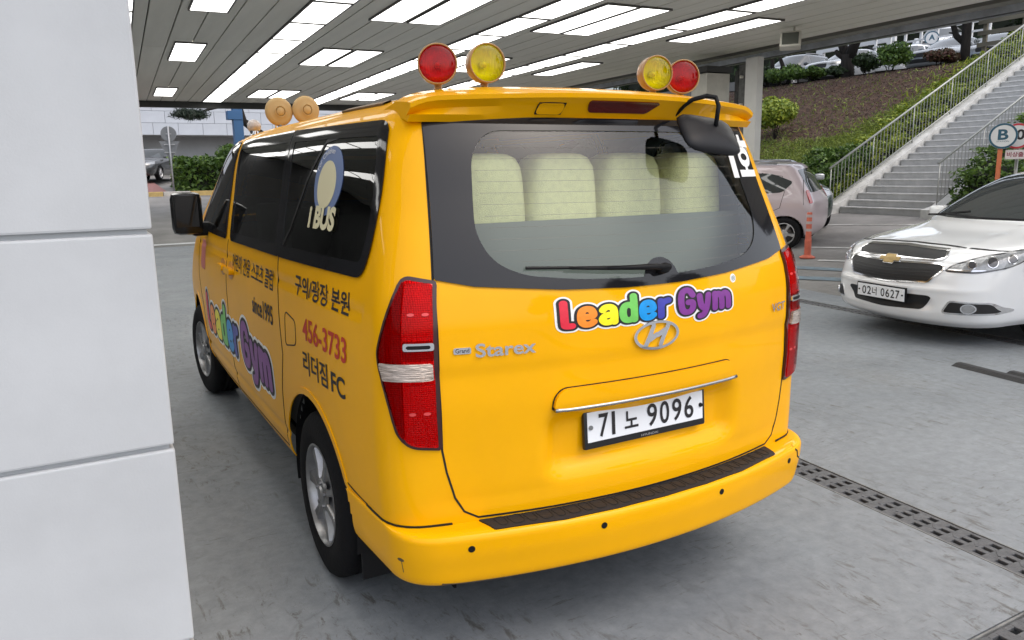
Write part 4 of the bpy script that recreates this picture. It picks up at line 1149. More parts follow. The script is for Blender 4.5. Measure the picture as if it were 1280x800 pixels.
# ---- pale pink hatchback
PNK = mat('car_paint_pink', (.50, .42, .44), .3, coat=.8)
HK = [(.20, .72, .16, 3.50, .1, .18, .2, .25), (.30, .775, .05, 3.58, .1, .18, .22, .28), (.50, .795, .0, 3.6, .1, .2, .24, .3), (.70, .80, .0, 3.56, .1, .2, .26, .3), (.82, .795, .02, 3.42, .1, .2, .28, .3), (.90, .785, .06, 3.15, .1, .2, .3, .3), (.97, .765, .10, 2.9, .1, .2, .3, .25),
      (1.10, .735, .18, 2.68, .1, .2, .3, .2), (1.30, .675, .30, 2.35, .1, .2, .28, .18), (1.43, .63, .40, 2.10, .1, .18, .24, .15), (1.485, .56, .50, 1.95, .1, .15, .2, .15), (1.51, .40, .7, 1.8, .06, .1, .1, .1), (1.52, .08, 1.1, 1.4, .0, .03, .0, .03)]
wv = Vector((9.42, 7.87)); a_p = R(28)
fw2 = Vector((-math.sin(a_p), math.cos(a_p))); lf2 = Vector((math.cos(a_p), math.sin(a_p)))
op = wv-fw2*.53+lf2*.78
SPK = thing('pink_hatchback', 'pale pink small hatchback parked behind the orange bollard', 'car', loc=(op.x, op.y, gz(wv.x, wv.y)+.02), rot=(0, R(-3), a_p))
ss = car_body(SPK, HK, PNK, [(.53, .29), (2.90, .29)], .33, nlev=70, ns=150, tR=.07, tF=.05)
glaze(SPK, ss, [fillet([(.42, 1.20), (.60, 1.02), (1.28, .985), (1.32, 1.37), (.80, 1.35)], [.06, .06, .03, .03, .1]), fillet([(1.36, .98), (2.55, .98), (2.02, 1.36), (1.40, 1.37)], .05)], fillet([(-.58, 1.02), (.58, 1.02), (.5, 1.42), (-.5, 1.42)], .05), fillet([(-.5, 1.0), (.5, 1.0), (.44, 1.40), (-.44, 1.40)], .06))
for y in (.53, 2.90):
    for s_ in (-1, 1): wheel(SPK, s_*.785, y, .29, .29, .195, .165, 5, s_, SILV, wide=.10)
for sd in ('left', 'right'):
    ribbon('door_gap', ss, sd, [(.98, 1.36), (.62, 1.30), (.56, 1.02), (.62, .75), (.95, .60), (1.0, .3)], .008, GAP, SPK)
    ribbon('door_gap', ss, sd, [(1.34, .98), (1.34, .3)], .008, GAP, SPK)
    ribbon('door_gap', ss, sd, [(.34, 1.38), (.26, 1.1), (.22, .8)], .007, GAP, SPK)
for md in ('rear_left', 'rear_right'): lay('tail_light', ss, md, sd_rrect(-.36, -.28, .82, 1.05, .03), (-.40, -.26, .75, 1.12), .015, LAMPR, SPK, .01)
tube('roof_rail', [(-.52, .75, 1.515), (-.56, 1.2, 1.53), (-.54, 1.75, 1.515)], .014, ALLOY, SPK); tube('roof_rail', [(.52, .75, 1.515), (.56, 1.2, 1.53), (.54, 1.75, 1.515)], .014, ALLOY, SPK)

# ---- dark green SUV standing behind it, and the cars of the upper car park
UK = [(.28, .80, .16, 4.22, .1, .2, .2, .3), (.40, .87, .05, 4.32, .1, .2, .22, .3), (.62, .905, .0, 4.38, .1, .2, .22, .32), (.82, .91, .0, 4.36, .1, .2, .24, .34), (.95, .90, .02, 4.20, .1, .2, .26, .34), (1.03, .88, .05, 3.75, .1, .2, .3, .3), (1.08, .85, .08, 3.35, .1, .2, .32, .25),
      (1.20, .82, .14, 3.16, .1, .2, .32, .2), (1.45, .75, .28, 2.75, .1, .2, .3, .18), (1.60, .69, .36, 2.48, .1, .18, .26, .15), (1.66, .60, .46, 2.3, .1, .15, .2, .15), (1.685, .40, .8, 2.1, .05, .1, .1, .1), (1.69, .08, 1.3, 1.6, .0, .03, .0, .03)]
SK = [(.20, .80, .14, 4.40, .1, .2, .24, .30), (.30, .86, .03, 4.50, .1, .2, .26, .32), (.48, .89, .0, 4.52, .1, .2, .28, .36), (.66, .895, .0, 4.48, .1, .2, .30, .38), (.78, .885, .01, 4.36, .1, .2, .32, .4), (.86, .87, .03, 4.0, .1, .2, .36, .46), (.93, .84, .06, 3.55, .1, .2, .40, .4),
      (.98, .79, .35, 3.28, .1, .2, .38, .25), (1.10, .74, .62, 3.0, .1, .2, .32, .18), (1.28, .67, 1.0, 2.6, .1, .2, .28, .16), (1.38, .60, 1.3, 2.3, .1, .2, .22, .15), (1.42, .45, 1.6, 2.1, .06, .1, .12, .1), (1.435, .06, 1.8, 1.9, .0, .02, .0, .02)]
def parked(name, label, kind, paint, loc, heading, group=None, mirr=None, plate=False):
    """heading: direction the car faces, clockwise from +y in degrees; loc: middle of the car on the ground."""
    K = UK if kind == 'suv' else SK
    L0 = max(k[3] for k in K); a = -R(heading); c = Vector((loc[0], loc[1]))-Vector((-math.sin(a), math.cos(a)))*L0/2
    T = thing(name, label, 'car', loc=(c.x, c.y, loc[2]), rot=(0, 0, a), group=group)
    hz = .34 if kind == 'suv' else .31; ar = [(.85, hz), (3.50, hz)]
    s = car_body(T, K, paint, ar, hz+.05, nlev=46, ns=80, tR=.03, tF=.07)
    if kind == 'suv':
        glaze(T, s, [fillet([(.30, 1.25), (.36, 1.13), (1.15, 1.12), (1.18, 1.56), (.48, 1.56)], .05), fillet([(1.24, 1.12), (2.10, 1.11), (2.08, 1.57), (1.26, 1.57)], .04), fillet([(2.16, 1.11), (3.05, 1.11), (2.50, 1.55), (2.16, 1.57)], .04)],
              fillet([(-.68, 1.13), (.68, 1.13), (.56, 1.58), (-.56, 1.58)], .05), fillet([(-.66, 1.15), (.66, 1.15), (.56, 1.56), (-.56, 1.56)], .05), .04)
        bm = bmesh.new(); add_tube(bm, [(-.56, .7, 1.69), (-.58, 1.5, 1.72), (-.56, 2.2, 1.69)], .018, 6); link('roof_rail', bm_mesh(bm), ALLOY, T)
        bm = bmesh.new(); add_tube(bm, [(.56, .7, 1.69), (.58, 1.5, 1.72), (.56, 2.2, 1.69)], .018, 6); link('roof_rail', bm_mesh(bm), ALLOY, T)
    else:
        glaze(T, s, [fillet([(1.0, .99), (1.45, 1.34), (1.80, 1.35), (1.80, .985)], .05), fillet([(1.86, .985), (1.86, 1.35), (2.30, 1.34), (3.0, .985)], .05)], fillet([(-.64, 1.0), (.64, 1.0), (.52, 1.36), (-.52, 1.36)], .05), fillet([(-.6, 1.02), (.6, 1.02), (.48, 1.34), (-.48, 1.34)], .05), .04)
    zf = .80 if kind == 'suv' else .66
    for md in ('front_left', 'front_right'):
        u0 = -2.62 if kind == 'suv' else -2.72
        lay('headlamp', s, md, sd_poly(fillet([(u0, zf), (u0+.10, zf+.12), (u0+.55, zf+.16), (u0+.50, zf+.04)], .04)), (u0-.05, u0+.6, zf-.05, zf+.2), .025, LAMPC, T, .006)
    for md in ('rear_left', 'rear_right'): lay('tail_light', s, md, sd_rrect(-.50, -.26, zf+.08, zf+.26, .03), (-.55, -.2, zf, zf+.3), .03, LAMPR, T, .008)
    lay('grille', s, 'front', sd_rrect(-.42, .42, zf-.12, zf+.04, .05), (-.5, .5, zf-.2, zf+.1), .03, GRI, T, .006)
    lay('lower_intake', s, 'front', sd_rrect(-.55, .55, .34, .48, .05), (-.6, .6, .3, .5), .03, GRI, T, .006)
    for y, z in ar:
        for s_ in (-1, 1): wheel(T, s_*(.885 if kind == 'suv' else .87), y, hz, hz, .21, .2, 5, s_, SILV, wide=.09)
    car_mirrors(T, .86 if kind == 'suv' else .80, 2.75, 1.16 if kind == 'suv' else 1.03, mirr or paint)
    if plate:
        yf = (4.39 if kind == 'suv' else 4.53)
        box('number_plate', (0, yf, .56), (.52, .02, .11), PLW, T, bev=.003)
    return T
def paint(n, c, r=.25, metal=.3): return mat(n, c, r, metal, coat=.8)
P_GREEN = paint('car_paint_green', (.055, .075, .07)); P_GREY = paint('car_paint_grey', (.06, .063, .067)); P_SILV = paint('car_paint_silver', (.40, .42, .44)); P_DSIL = paint('car_paint_dim_silver', (.22, .235, .25))
parked('dark_car', 'dark green car with silver mirror standing behind the pink hatchback', 'sedan', P_GREEN, (12.2, 10.72, gz(12.2, 10.5)), 215, mirr=P_SILV)
# ================================================================ HILL, STAIRS, UPPER CAR PARK
SX, SYL, SYR, SZ = 14.34, 10.55, 8.30, .53      # foot of the stairs
SLOPE = .5
PZ = 5.0
def hz(x, y):
    t = (x-SX-.1)*SLOPE
    z = SZ-.06+max(0., t)
    lim = PZ-.02
    if z > lim-.6: z = lim-.6*math.exp(-(z-(lim-.6))/.6)
    return z
def nz2(x, y, s):
    return (math.sin(x*1.7*s+y*2.3*s+1.3)+math.sin(x*3.1*s-y*1.9*s+.4)*.6+math.sin(x*5.3*s+y*4.7*s)*.35+math.sin(-x*8.9*s+y*9.7*s+2.)*.22)/2.2
SOIL = mat('soil', (.085, .046, .028), .95, col2=(.040, .022, .014), vscale=9, bump=1., bscale=28, detail=10)
def hill_sheet(name, x0, x1, y0, y1, n, m_, mt, rough):
    vs = []
    for j in range(m_+1):
        for i in range(n+1):
            x, y = x0+(x1-x0)*i/n, y0+(y1-y0)*j/m_
            z = hz(x, y)+(rough*(nz2(x, y, 2.2)+.8*random.uniform(-1, 1)) if 0 < i else -.3)
            vs.append((x, y, z))
    return link(name, mesh(vs, [(j*(n+1)+i, j*(n+1)+i+1, (j+1)*(n+1)+i+1, (j+1)*(n+1)+i) for j in range(m_) for i in range(n)]), mt, kind='structure')
hill_sheet('hill_slope', SX-.1, 25.0, SYL+.42, 27.5, 105, 150, SOIL, .030)
hill_sheet('hill_slope', SX-.1, 25.0, -6, SYR-.40, 60, 60, SOIL, .02)
link('upper_car_park', mesh([(24.5, -8, PZ-.03), (70, -8, PZ-.03), (70, 70, PZ-.03), (24.5, 70, PZ-.03)], [(0, 1, 2, 3)]), mat('asphalt_upper', (.12, .12, .118), .9, var=.2, vscale=1), kind='structure')
link('hill_far', mesh([(13, 27.4, 0), (25, 27.4, PZ-.05), (25, 70, PZ-.05), (13, 70, 1.5)], [(0, 1, 2, 3)]), SOIL, kind='structure')
kb = thing('kerb', 'concrete kerb at the foot of the dirt slope', 'kerb', loc=(SX-.22, 0, 0))
for k in range(17):
    y = SYL+.4+.5+k*1.0
    box('kerb_stone', (0, y, SZ+.0), (.16, .985, .26), mat('kerb_concrete', (.33, .32, .30), .85, var=.15, vscale=5), kb, bev=.015)
for k in range(14):
    y = SYR-.4-.5-k*1.0
    box('kerb_stone', (0, y, SZ+.0), (.16, .985, .26), MATS['kerb_concrete'], kb, bev=.015)
# stairs: each step a block, side walls, railings
STP = mat('stair_stone', (.40, .40, .395), .8, var=.14, vscale=3, bump=.2, bscale=40)
NOS = mat('stair_nosing', (.62, .62, .61), .7, var=.1, vscale=6)
ST = thing('outdoor_stairs', 'long grey stone stairs climbing the hill between two railings', 'stairs', loc=(SX, SYL, SZ))
RISE, RUN = .155, .31
bm = bmesh.new(); add_box(bm, (RUN/2, -(SYL-SYR)/2, RISE/2-.02), (RUN, SYL-SYR, RISE+.04-.012)); me_st = bm_mesh(bm)
bm = bmesh.new(); add_box(bm, (.022, -(SYL-SYR)/2, RISE-.012), (.07, SYL-SYR-.01, .028), None, .006); me_no = bm_mesh(bm)
for k in range(29):
    s_ = link('step', me_st, STP, ST, loc=(k*RUN, 0, k*RISE-.003))
    link('nosing', me_no, NOS, s_, loc=(0, 0, 0))
SLP = math.atan2(RISE, RUN)
for y, nm in ((.16, 'side_wall'), (-(SYL-SYR)-.16, 'side_wall')):
    vs = []
    for yy in (-.14, .14):
        for x, z in ((-.35, -.6), (-.35, .16), (0.0, .22), (29*RUN, .20+29*RISE), (29*RUN, -.5+29*RISE), (1, -.6)): vs.append((x, y+yy, z))
    link(nm, mesh(vs, [(0, 1, 2, 3, 4, 5), (11, 10, 9, 8, 7, 6)]+[(k, 6+k, 6+(k+1) % 6, (k+1) % 6) for k in range(6)]), mat('wall_concrete', (.52, .52, .50), .85, var=.16, vscale=4), ST)
STEEL = mat('railing_steel', (.34, .35, .33), .45, .5)
bmb = bmesh.new(); add_tube(bmb, [(0, 0, 0), (0, 0, 1)], .0085, 6, False); me_b = bm_mesh(bmb, True)
bmb = bmesh.new(); add_tube(bmb, [(0, 0, 0), (0, 0, 1)], .014, 8, True); me_p = bm_mesh(bmb, True)
def railing(label, y, x0, x1, dz=0.):
    T = thing('stair_railing', label, 'railing', loc=(SX, y, SZ))
    zz = lambda x: .20+x*RISE/RUN+dz
    H = .92
    tube('top_rail', [(x0-.05, 0, zz(x0)+H), (x1, 0, zz(x1)+H)], .026, STEEL, T, 8)
    tube('bottom_rail', [(x0, 0, zz(x0)+.10), (x1, 0, zz(x1)+.10)], .016, STEEL, T, 6)
    n = int((x1-x0)/.125)
    for k in range(n+1):
        x = x0+(x1-x0)*k/n
        if k % 12 == 0:
            o = link('post', me_p, STEEL, T, loc=(x, 0, zz(x)-.12)); o.scale = (1, 1, H+.12)
        else:
            o = link('baluster', me_b, STEEL, T, loc=(x, 0, zz(x)+.10)); o.scale = (1, 1, H-.10)
railing('steel stair railing on the side of the dirt slope', SYL+.20, -.15, 9.0)
railing('steel stair railing on the side of the clipped hedge', SYR-.14, .0, 9.0)

# ---------------------------------------------------------------- foliage
def leaf_mat(name, c0, c1, c2):
    if name in MATS: return MATS[name]
    mt = bpy.data.materials.new(name); mt.use_nodes = True; t = mt.node_tree; b = t.nodes['Principled BSDF']
    g = t.nodes.new('ShaderNodeNewGeometry'); r = t.nodes.new('ShaderNodeValToRGB'); e = r.color_ramp.elements
    e[0].color = (*c0, 1); e[1].color = (*c2, 1); e.new(.5).color = (*c1, 1)
    t.links.new(g.outputs['Random Per Island'], r.inputs[0]); t.links.new(r.outputs[0], b.inputs['Base Color'])
    b.inputs['Roughness'].default_value = .55; b.inputs['Subsurface Weight'].default_value = .0
    tr = t.nodes.new('ShaderNodeBsdfTranslucent'); mx = t.nodes.new('ShaderNodeMixShader'); mx.inputs[0].default_value = .25
    t.links.new(r.outputs[0], tr.inputs['Color']); o = t.nodes['Material Output']
    t.links.new(b.outputs[0], mx.inputs[1]); t.links.new(tr.outputs[0], mx.inputs[2]); t.links.new(mx.outputs[0], o.inputs['Surface'])
    MATS[name] = mt; return mt
LF_G = leaf_mat('leaf_hedge', (.030, .065, .012), (.07, .14, .022), (.15, .24, .04))
LF_Y = leaf_mat('leaf_yellow_green', (.10, .16, .018), (.22, .29, .03), (.38, .42, .05))
LF_D = leaf_mat('leaf_dark', (.012, .026, .010), (.026, .05, .016), (.05, .085, .025))
LF_R = leaf_mat('leaf_red', (.10, .035, .03), (.06, .06, .025), (.16, .06, .05))
LF_P = leaf_mat('leaf_pine', (.006, .014, .007), (.012, .026, .012), (.02, .04, .018))
GRS_ = leaf_mat('grass_blade', (.07, .11, .018), (.16, .22, .03), (.27, .32, .055))
BARK = mat('bark', (.013, .010, .008), .95, var=.4, vscale=12, bump=1., bscale=25, stretch=(1, 1, .25))
def leaves_mesh(P, N, size, ratio=.55, jit=.6):
    """One small folded leaf at each point."""
    n = len(P); P = np.asarray(P); N = np.asarray(N)+rng.normal(0, jit, (n, 3)); N /= np.linalg.norm(N, axis=1)[:, None]+1e-9
    A = np.cross(N, rng.normal(0, 1, (n, 3))); A /= np.linalg.norm(A, axis=1)[:, None]+1e-9; B = np.cross(N, A)
    s = size*rng.uniform(.6, 1.35, (n, 1))
    q = np.stack([P-A*s, P+B*s*ratio+N*s*.18, P+A*s, P-B*s*ratio+N*s*.18], 1).reshape(-1, 3)
    me = bpy.data.meshes.new('leaves'); me.vertices.add(4*n); me.vertices.foreach_set('co', q.ravel().astype(np.float32))
    me.loops.add(4*n); me.loops.foreach_set('vertex_index', np.arange(4*n, dtype=np.int32)); me.polygons.add(n)
    me.polygons.foreach_set('loop_start', np.arange(0, 4*n, 4, dtype=np.int32)); me.update(calc_edges=True); me.validate()
    return me
def blob_points(n, c, r, lumps=14, shell=.55):
    """Points over an uneven mass: lumps scattered through an ellipsoid."""
    c = np.array(c, float); r = np.array(r, float); P = []; N = []
    d = rng.normal(0, 1, (lumps, 3)); d /= np.linalg.norm(d, axis=1)[:, None]; d[:, 2] = np.abs(d[:, 2])*1.1-.25
    L = c+d*r*rng.uniform(.35, .8, (lumps, 1)); S = rng.uniform(.32, .55, lumps)
    for k in range(lumps):
        m_ = n//lumps; v = rng.normal(0, 1, (m_, 3)); v /= np.linalg.norm(v, axis=1)[:, None]
        rad = rng.uniform(shell, 1.08, (m_, 1)); P.append(L[k]+v*rad*r*S[k]); N.append(v)
    return np.concatenate(P), np.concatenate(N)
def shrub(name, label, c, r, n, size, mt, group=None, lumps=14, stems=True):
    c = Vector(c)
    T = thing(name, label, 'shrub', loc=c, group=group)
    P, N = blob_points(n, (0, 0, r[2]*.9), r, lumps)
    P[:, 2] = np.maximum(P[:, 2], .01)
    link('foliage', leaves_mesh(P, N, size), mt, T)
    bm = bmesh.new()
    for k in range(4):
        a = random.uniform(0, 6.3); add_tube(bm, [(0, 0, -.15), (math.cos(a)*r[0]*.3, math.sin(a)*r[1]*.3, r[2]*.6), (math.cos(a)*r[0]*.55, math.sin(a)*r[1]*.55, r[2]*1.2)], [.02, .012, .005], 5)
    link('stems', bm_mesh(bm), BARK, T)
    return T
def hedge(label, quad, zf, h, n, size, mt, name='clipped_hedge', crown=.12):
    """Leaf mass in an upright prism standing on a four-cornered plan; zf: ground height."""
    T = thing(name, label, 'hedge', loc=(*quad[0], zf(*quad[0])))
    q = [np.array(p) for p in quad]; P = []; N = []
    for _ in range(n):
        s, t = rng.random(), rng.random(); k = rng.random()
        if k < .45: face = (0, 0, 1)
        else:
            e = int(rng.integers(0, 4)); face = None
            if e == 0: t = rng.uniform(0, .06)
            elif e == 1: t = rng.uniform(.94, 1)
            elif e == 2: s = rng.uniform(0, .06)
            else: s = rng.uniform(.94, 1)
        p = q[0]*(1-s)*(1-t)+q[1]*s*(1-t)+q[2]*s*t+q[3]*(1-s)*t
        z0 = zf(p[0], p[1]); hh = h*(1+crown*nz2(p[0], p[1], 2.6))
        z = z0+hh-abs(rng.normal(0, .10))*h if face else z0+hh*rng.random()
        P.append((p[0]-quad[0][0]+rng.normal(0, .05), p[1]-quad[0][1]+rng.normal(0, .05), z-zf(*quad[0]))); N.append(face or (0, 0, .3))
    link('foliage', leaves_mesh(P, N, size), mt, T)
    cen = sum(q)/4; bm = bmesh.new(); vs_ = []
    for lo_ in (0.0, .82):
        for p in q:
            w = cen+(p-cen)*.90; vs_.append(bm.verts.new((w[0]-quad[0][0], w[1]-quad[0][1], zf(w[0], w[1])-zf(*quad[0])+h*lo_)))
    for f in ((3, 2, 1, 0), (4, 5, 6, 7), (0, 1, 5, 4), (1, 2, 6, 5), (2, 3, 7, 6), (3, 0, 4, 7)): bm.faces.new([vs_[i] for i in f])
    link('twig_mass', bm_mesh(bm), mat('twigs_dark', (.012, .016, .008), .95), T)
    return T
hedge('yellow-green shrub strip beside the stair railing on the dirt slope', [(SX-.05, SYL+.36), (23.3, SYL+.36), (23.3, SYL+1.1), (SX-.05, SYL+1.7)], hz, .60, 22000, .05, LF_Y, 'shrub_strip', .45)
hedge('dark green clump of hedge at the foot of the stairs behind the railing post', [(SX-.1, SYL+.40), (15.9, SYL+.40), (15.9, SYL+2.0), (SX-.1, SYL+2.0)], hz, .95, 7000, .05, LF_G, 'low_hedge')
hedge('dark green clipped hedge beside the stairs behind the white car', [(SX+.0, SYR-.42), (18.5, SYR-.42), (18.5, SYR-5.2), (SX+.0, SYR-5.2)], hz, 1.05, 16000, .055, LF_G)
# grass on the lower part of the slope
P = []; N = []
for _ in range(150000):
    x = SX+.2+abs(rng.normal(0, 1))*4.2; y = SYL+.9+14*rng.random()**1.7
    band = .5+.5*nz2(x, y, .8)
    near = max(0, 1-((y-SYL)/(2.2+max(0, 22-x)*.42))**2)
    if x > 23 or rng.random() > (.25+.75*band)*(.8 if x < SX+4.0 else .10)+near*1.0: continue
    P.append((x, y, hz(x, y)+rng.uniform(.02, .10))); N.append((rng.normal(), rng.normal(), .2))
link('slope_grass', leaves_mesh(P, N, .075, .15, .5), GRS_, kind='stuff', label='thin grass and weeds growing over the dirt slope', category='grass')
P = []; N = []
for _ in range(5000):
    x = rng.uniform(SX+.5, 23.5); y = SYL+.8+abs(rng.normal(0, .9))
    P.append((x, y, hz(x, y)+rng.uniform(.02, .45)*max(.2, nz2(x, y, 1.4)))); N.append((rng.normal(), rng.normal(), .2))
link('tall_weeds', leaves_mesh(P, N, .12, .12, .4), LF_Y, kind='stuff', label='tall yellow-green weeds along the stair side of the slope', category='weeds')
# clods of earth
P = []; N = []
for _ in range(22000):
    x, y = rng.uniform(SX+1.5, 24.2), rng.uniform(SYL+1, 27); P.append((x, y, hz(x, y)+.03)); N.append((0, 0, 1))
link('soil_clods', leaves_mesh(P, N, .020, .8, .7), leaf_mat('soil_bits', (.03, .018, .012), (.055, .034, .024), (.095, .062, .046)), kind='stuff', label='loose clods and bark bits on the dirt slope', category='soil')
shrub('shrub', 'yellow-green bush on the dirt slope beside the white square pillar', (18.6, 16.55, hz(18.6, 16.55)), (.75, .75, .75), 5200, .06, LF_Y, lumps=16)
for k, (x, y, rx, rz_, mt, lb) in enumerate(((24.0, 21.0, .75, .45, LF_G, 'round dark green bush at the slope top below the grey SUV'), (24.1, 19.8, .6, .35, LF_G, 'low green bush at the slope top beside the leaning double trunk'), (24.1, 17.4, .55, .42, LF_D, 'dark bush at the slope top right beside the forked trunk'),
                                         (24.2, 16.5, .75, .55, LF_G, 'full green bush at the slope top in front of the white SUV'), (24.4, 14.9, .60, .35, LF_R, 'reddish low shrub at the slope top in front of the dim silver sedan'), (24.3, 18.7, .5, .3, LF_D, 'smallest dark bush at the slope top, between the forked trunk and the low green bush'), (24.2, 22.6, .7, .5, LF_D, 'dark bush at the slope top hidden partly by the white square pillar'))):
    shrub('shrub', lb, (x, y, hz(x, y)), (rx, rx, rz_), 2600, .06, mt, lumps=10)
# trees at the slope top
def tree(label, loc, limbs, crown, n, size, mt, name='tree'):
    T = thing(name, label, 'tree', loc=loc)
    bm = bmesh.new()
    for pts, rs in limbs: add_tube(bm, pts, rs, 9)
    link('trunk', bm_mesh(bm, True), BARK, T)
    PP = []; NN = []
    for c, r, m_ in crown:
        P, N = blob_points(m_, c, r, 18, .3); PP.append(P); NN.append(N)
    link('crown', leaves_mesh(np.concatenate(PP), np.concatenate(NN), size), mt, T)
    return T
tree('stout dark tree with forked trunk at the top of the dirt slope', (24.3, 18.35, hz(24.3, 18.35)-.1), [([(0, 0, -.2), (0, .02, .45), (-.02, 0, .95)], [.30, .24, .25]), ([(0, .05, .85), (.05, .35, 1.35), (.1, .6, 2.2), (0, .8, 3.2)], [.20, .16, .13, .07]), ([(0, -.05, .85), (.0, -.3, 1.4), (-.1, -.7, 2.0), (0, -1.0, 3.1)], [.22, .17, .14, .06]), ([(-.1, 0, .75), (-.15, .38, 1.0), (-.15, .45, 1.15)], [.12, .08, .06])],
     [((0, 0, 4.6), (2.4, 2.4, 1.6), 9000)], 9000, .11, LF_D)
tree('leaning tree with two thin trunks at the slope top beside the white square pillar', (24.4, 22.1, hz(24.4, 22.1)-.1), [([(0, .3, -.1), (0, .2, .5), (.0, .0, 1.0), (.0, .15, 1.7), (.2, .1, 3.0)], [.10, .09, .085, .08, .05]), ([(0, -.5, -.1), (0, -.35, .4), (0, -.55, .9), (0, -.3, 1.4), (.1, -.6, 2.4)], [.10, .09, .09, .08, .05])], [((0, 0, 3.6), (1.8, 1.8, 1.0), 6000)], 6000, .10, LF_D)
tree('dark crooked tree trunk standing before the board fence at the stair top', (25.2, 14.45, PZ-.1), [([(0, 0, -.1), (0, .0, .6), (0, .02, 1.4), (0, -.05, 2.4)], [.17, .15, .15, .10]), ([(0, .05, .75), (0, .35, 1.0), (0, .5, 1.4), (0, .55, 2.0)], [.12, .10, .09, .05]), ([(0, .4, 1.1), (0, .62, 1.15)], [.05, .02])], [((0, 0, 3.8), (2., 2., 1.1), 7000)], 7000, .10, LF_D)
# upper car park
g_ = 'cars of the upper car park'
parked('parked_suv', 'dark grey SUV with roof rails at the slope top behind the leaning double trunk', 'suv', P_GREY, (28.2, 24.3, PZ), 262, g_)
parked('parked_sedan', 'silver sedan at the slope top behind the forked trunk, nose towards the slope', 'sedan', P_SILV, (27.6, 20.9, PZ), 265, g_)
parked('parked_suv', 'white SUV at the slope top behind the full green bush', 'suv', WHT, (30.4, 20.2, PZ), 258, g_)
parked('parked_sedan', 'dim silver sedan at the slope top behind the reddish low shrub', 'sedan', P_DSIL, (28.6, 17.1, PZ), 262, g_)
parked('parked_sedan', 'bright silver sedan at the slope top beside the crooked trunk', 'sedan', P_SILV, (29.3, 15.6, PZ), 250, g_)
parked('parked_suv', 'white vehicle behind the white fence on the upper level', 'suv', WHT, (36.9, 22.9, PZ+1.59), 250, g_)
link('upper_terrace', mesh([(33.2, 8, PZ+1.58), (70, 8, PZ+1.58), (70, 60, PZ+1.58), (33.2, 60, PZ+1.58), (33.2, 8, PZ-.1), (33.2, 60, PZ-.1)], [(0, 1, 2, 3), (0, 3, 5, 4)]), mat('terrace_concrete', (.15, .15, .145), .85, var=.1, vscale=2), kind='structure')
WF = thing('white_fence', 'white rail fence on the upper level behind the silver sedans', 'fence', loc=(33.3, 21.0, PZ+1.60))
WFM = mat('fence_white', (.62, .63, .64), .5)
for k in range(8): box('post', (0, -2.6+k*.78, .62), (.10, .10, 1.25), WFM, WF)
for z in (.28, .66, 1.05): box('rail', (-.07, .15, z), (.05, 5.6, .08), WFM, WF)
sg = thing('round_sign', 'round white sign with dark ring and letter A on the white fence', 'sign', loc=(33.12, 20.87, PZ+2.24), rot=(0, 0, R(-60)))
def disc_sign(T, r, ring, txt, tcol, th=.012, tw=.42, thh=.46, dx=0.):
    link('sign_plate', lathe_mesh([(th, .001), (th, r), (-th, r), (-th-.0005, .001)], 40, 'y', False), mat('sign_white', (.75, .76, .77), .45), T)
    bm = bmesh.new(); v2, f2 = fill_region(sd_sub(sd_circle((0, 0), r-.002), sd_circle((0, 0), r*.84)), (-r, r, -r, r), r/14)
    link('sign_ring', mesh([(a, -th-.003, b) for a, b in v2], f2), ring, T); bm.free()
    v, f = text_mesh(txt, 1., .03); v = fit_text(v, dx-r*tw, dx+r*tw, -r*.30, r*.52)
    link('sign_letter', mesh([(a, -th-.003, b) for a, b in v], f), tcol, T)
SB = mat('sign_blue', (.02, .10, .16), .5); SR_ = mat('sign_red', (.55, .03, .05), .5)
disc_sign(sg, .30, SB, 'A', SB)
DK = thing('deck_frame', 'white beam frame with braced posts behind the white SUV', 'structure', loc=(34.0, 24.4, PZ+1.6))
box('beam', (0, 1.2, 1.05), (.16, 4.6, .26), WFM, DK); box('post', (0, 3.2, .45), (.22, .26, .94), WFM, DK); box('post', (0, -.8, .45), (.2, .24, .94), WFM, DK)
tube('brace', [(0, .4, .9), (0, -.7, .05)], .05, mat('brace_dark', (.03, .03, .03), .7), DK)
BF = thing('board_fence', 'weathered horizontal board fence at the top of the stairs', 'fence', loc=(25.6, 9.0, PZ))
WOOD = mat('weathered_board', (.16, .145, .11), .8, var=.3, vscale=4, stretch=(1, .1, 1), bump=.2, bscale=30)
for k in range(5): box('post', (.08, .1+k*1.25, .95), (.10, .12, 1.9), WOOD, BF)
for k, (z, h) in enumerate(((.20, .10), (.55, .14), (.92, .14), (1.28, .14))): box('board', (-.01, 2.6, z), (.045, 5.4, h), WOOD, BF, bev=.004)
box('top_beam', (-.03, 2.6, 1.82), (.12, 5.5, .42), mat('board_pale', (.34, .32, .25), .7, var=.12, vscale=3), BF, bev=.006)
hedge('dark tree belt behind the upper car park', [(44, 14), (44, 60), (48, 60), (48, 14)], lambda x, y: PZ+1.6, 5.5, 9000, .35, LF_D, 'tree_belt', .25)
hedge('dark clipped hedge behind the board fence', [(26.6, 6), (26.6, 13.8), (27.6, 13.8), (27.6, 6)], lambda x, y: PZ, 1.7, 6000, .09, LF_D)

